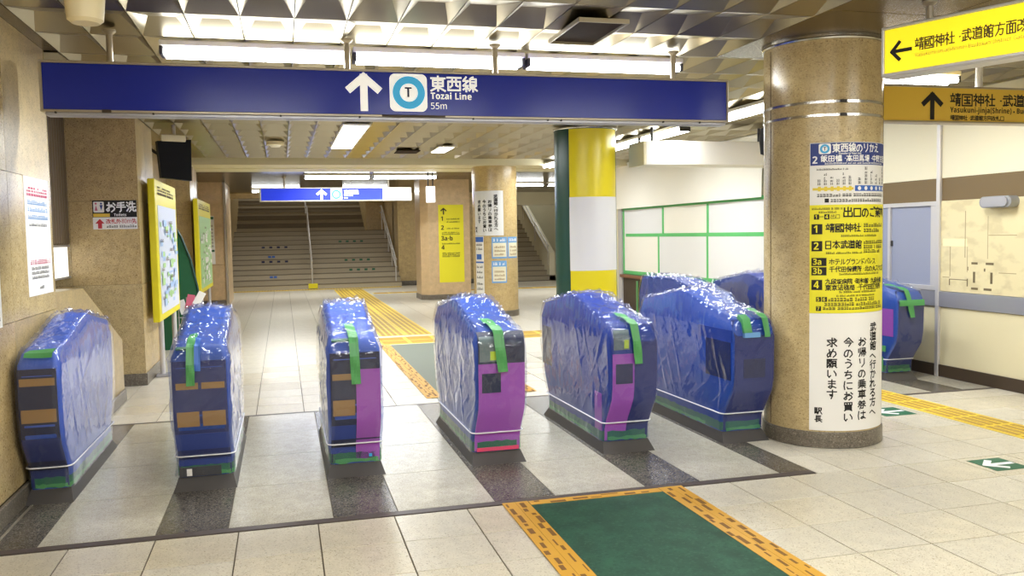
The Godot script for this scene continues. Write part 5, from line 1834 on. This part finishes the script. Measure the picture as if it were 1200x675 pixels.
func make_lamps() -> void:
	var gl := "bare fluorescent battens above the blue sign"
	for q in [[1.0, "bare fluorescent batten above the blank blue end of the long sign"], [2.28, "bare fluorescent batten above the arrow and emblem of the long sign"], [3.56, "bare fluorescent batten above the long sign, on the side of the stone column"]]:
		batten(Vector3(q[0], CEIL - 0.005, -1.52), 1.26, 0.0, q[1], gl, 5.0)
	batten(Vector3(6.25, CEIL - 0.005, -1.62), 1.26, 0.0, "bare fluorescent batten above the ochre sign", "", 5.0)
	for q in [[-3.70, "fluorescent batten running along the hall above the column-side gates"], [-5.85, "fluorescent batten running along the hall right by the boxed duct"], [-7.15, "fluorescent batten running along the hall beyond the boxed duct"], [-10.5, "fluorescent batten running along the hall past the green and yellow column"]]:
		batten(Vector3(6.06, CEIL - 0.005, q[0]), 1.26, PI / 2, q[1], "battens along the office side", 5.0)
	for q in [[-6.35, "flat white ceiling lamp past the gates, the end nearer the blue sign"], [-7.75, "flat white ceiling lamp past the gates, the end nearer the ceiling beam"]]:
		strip_lamp(Vector3(2.02, CEIL - 0.002, q[0]), Vector2(0.30, 1.3), q[1], "paired flat ceiling lamps", 9.0)
	strip_lamp(Vector3(3.57, CEIL - 0.002, -8.55), Vector2(0.22, 0.8), "small flat ceiling lamp near the dark air vent", "", 3.0)
	for q in [[2.3, "fluorescent batten above the arrow of the lit far sign"], [3.75, "fluorescent batten above the white end of the lit far sign"]]:
		batten(Vector3(q[0], CEIL - 0.005, -14.1), 1.4, 0.0, q[1], "battens of the far hall", 6.0)
	for q in [[7.2, "fluorescent batten in the far hall next to the leaflet column"], [8.6, "fluorescent batten in the far hall before the narrower stairs"]]:
		batten(Vector3(q[0], CEIL - 0.005, -17.2), 1.3, 0.0, q[1], "battens by the narrower stairs", 6.0)
	batten(Vector3(1.0, CEIL - 0.005, -19.6), 1.3, 0.0, "added fluorescent batten nearest the wide stairs, on the notice side", "", 6.0)  # this batten and the next are added to brighten the wide stairs
	batten(Vector3(3.4, CEIL - 0.005, -19.6), 1.3, 0.0, "added fluorescent batten nearest the wide stairs, on the clad column side", "", 6.0)
	# the rows that go on behind the camera
	for z in [1.9, 4.6]:
		for x in [0.9, 2.6, 4.3, 6.2]:
			batten(Vector3(x, CEIL - 0.005, z), 1.26, 0.0, "fluorescent batten in a row on the near side of the gates", "battens on the near side", 3.2)
	# unseen lamps added to brighten the stair wells
	strip_lamp(Vector3(2.0, 6.58, -28.0), Vector2(2.0, 0.3), "added lamp high above the upper flight of the wide stairs", "", 12.0)
	strip_lamp(Vector3(9.2, 6.58, -27.0), Vector2(1.2, 0.3), "added lamp high above the narrower stairs", "", 12.0)


func _ready() -> void:
	rng.seed = 20
	# camera
	var cam := Camera3D.new()
	cam.name = "camera"
	add_child(cam)
	var yaw := -0.258
	var pitch := -0.063
	var roll := -0.019
	cam.transform = Transform3D(Basis(Vector3.UP, yaw) * Basis(Vector3.RIGHT, pitch) * Basis(Vector3.BACK, roll), Vector3(1.1235, 1.5826, 4.8115))
	cam.fov = rad_to_deg(2.0 * atan(337.5 / 1012.7))
	cam.near = 0.05
	cam.far = 200.0
	cam.current = true
	# surroundings: underground, no sky
	var env := Environment.new()
	env.background_mode = Environment.BG_COLOR
	env.background_color = Color(0.0, 0.0, 0.0)
	env.tonemap_mode = Environment.TONE_MAPPER_LINEAR
	env.tonemap_exposure = 0.78
	env.sdfgi_enabled = true
	env.ssao_enabled = true
	env.ssil_enabled = true
	var we := WorldEnvironment.new()
	we.name = "surroundings"
	we.environment = env
	add_child(we)
	make_materials()
	make_lamps()
	make_floor()
	make_walls()
	make_ceiling()
	make_right_wall()
	make_stairs()
	column(Vector3(5.053, 0, -0.899), 0.42, "speckled tan stone column with steel bands, covered in posters", "granite", true)
	green_column = column(Vector3(4.99, 0, -5.97), 0.403, "dark green round column wrapped in yellow and white", "wrap_green", false)
	column(Vector3(5.11, 0, -11.5), 0.43, "plain tan stone column with leaflets, farther down the hall", "granite_c", false)
	make_far_things()
	make_signs()
	gate_row()
	make_column_posters()
	make_left_things()
	make_floor_things()
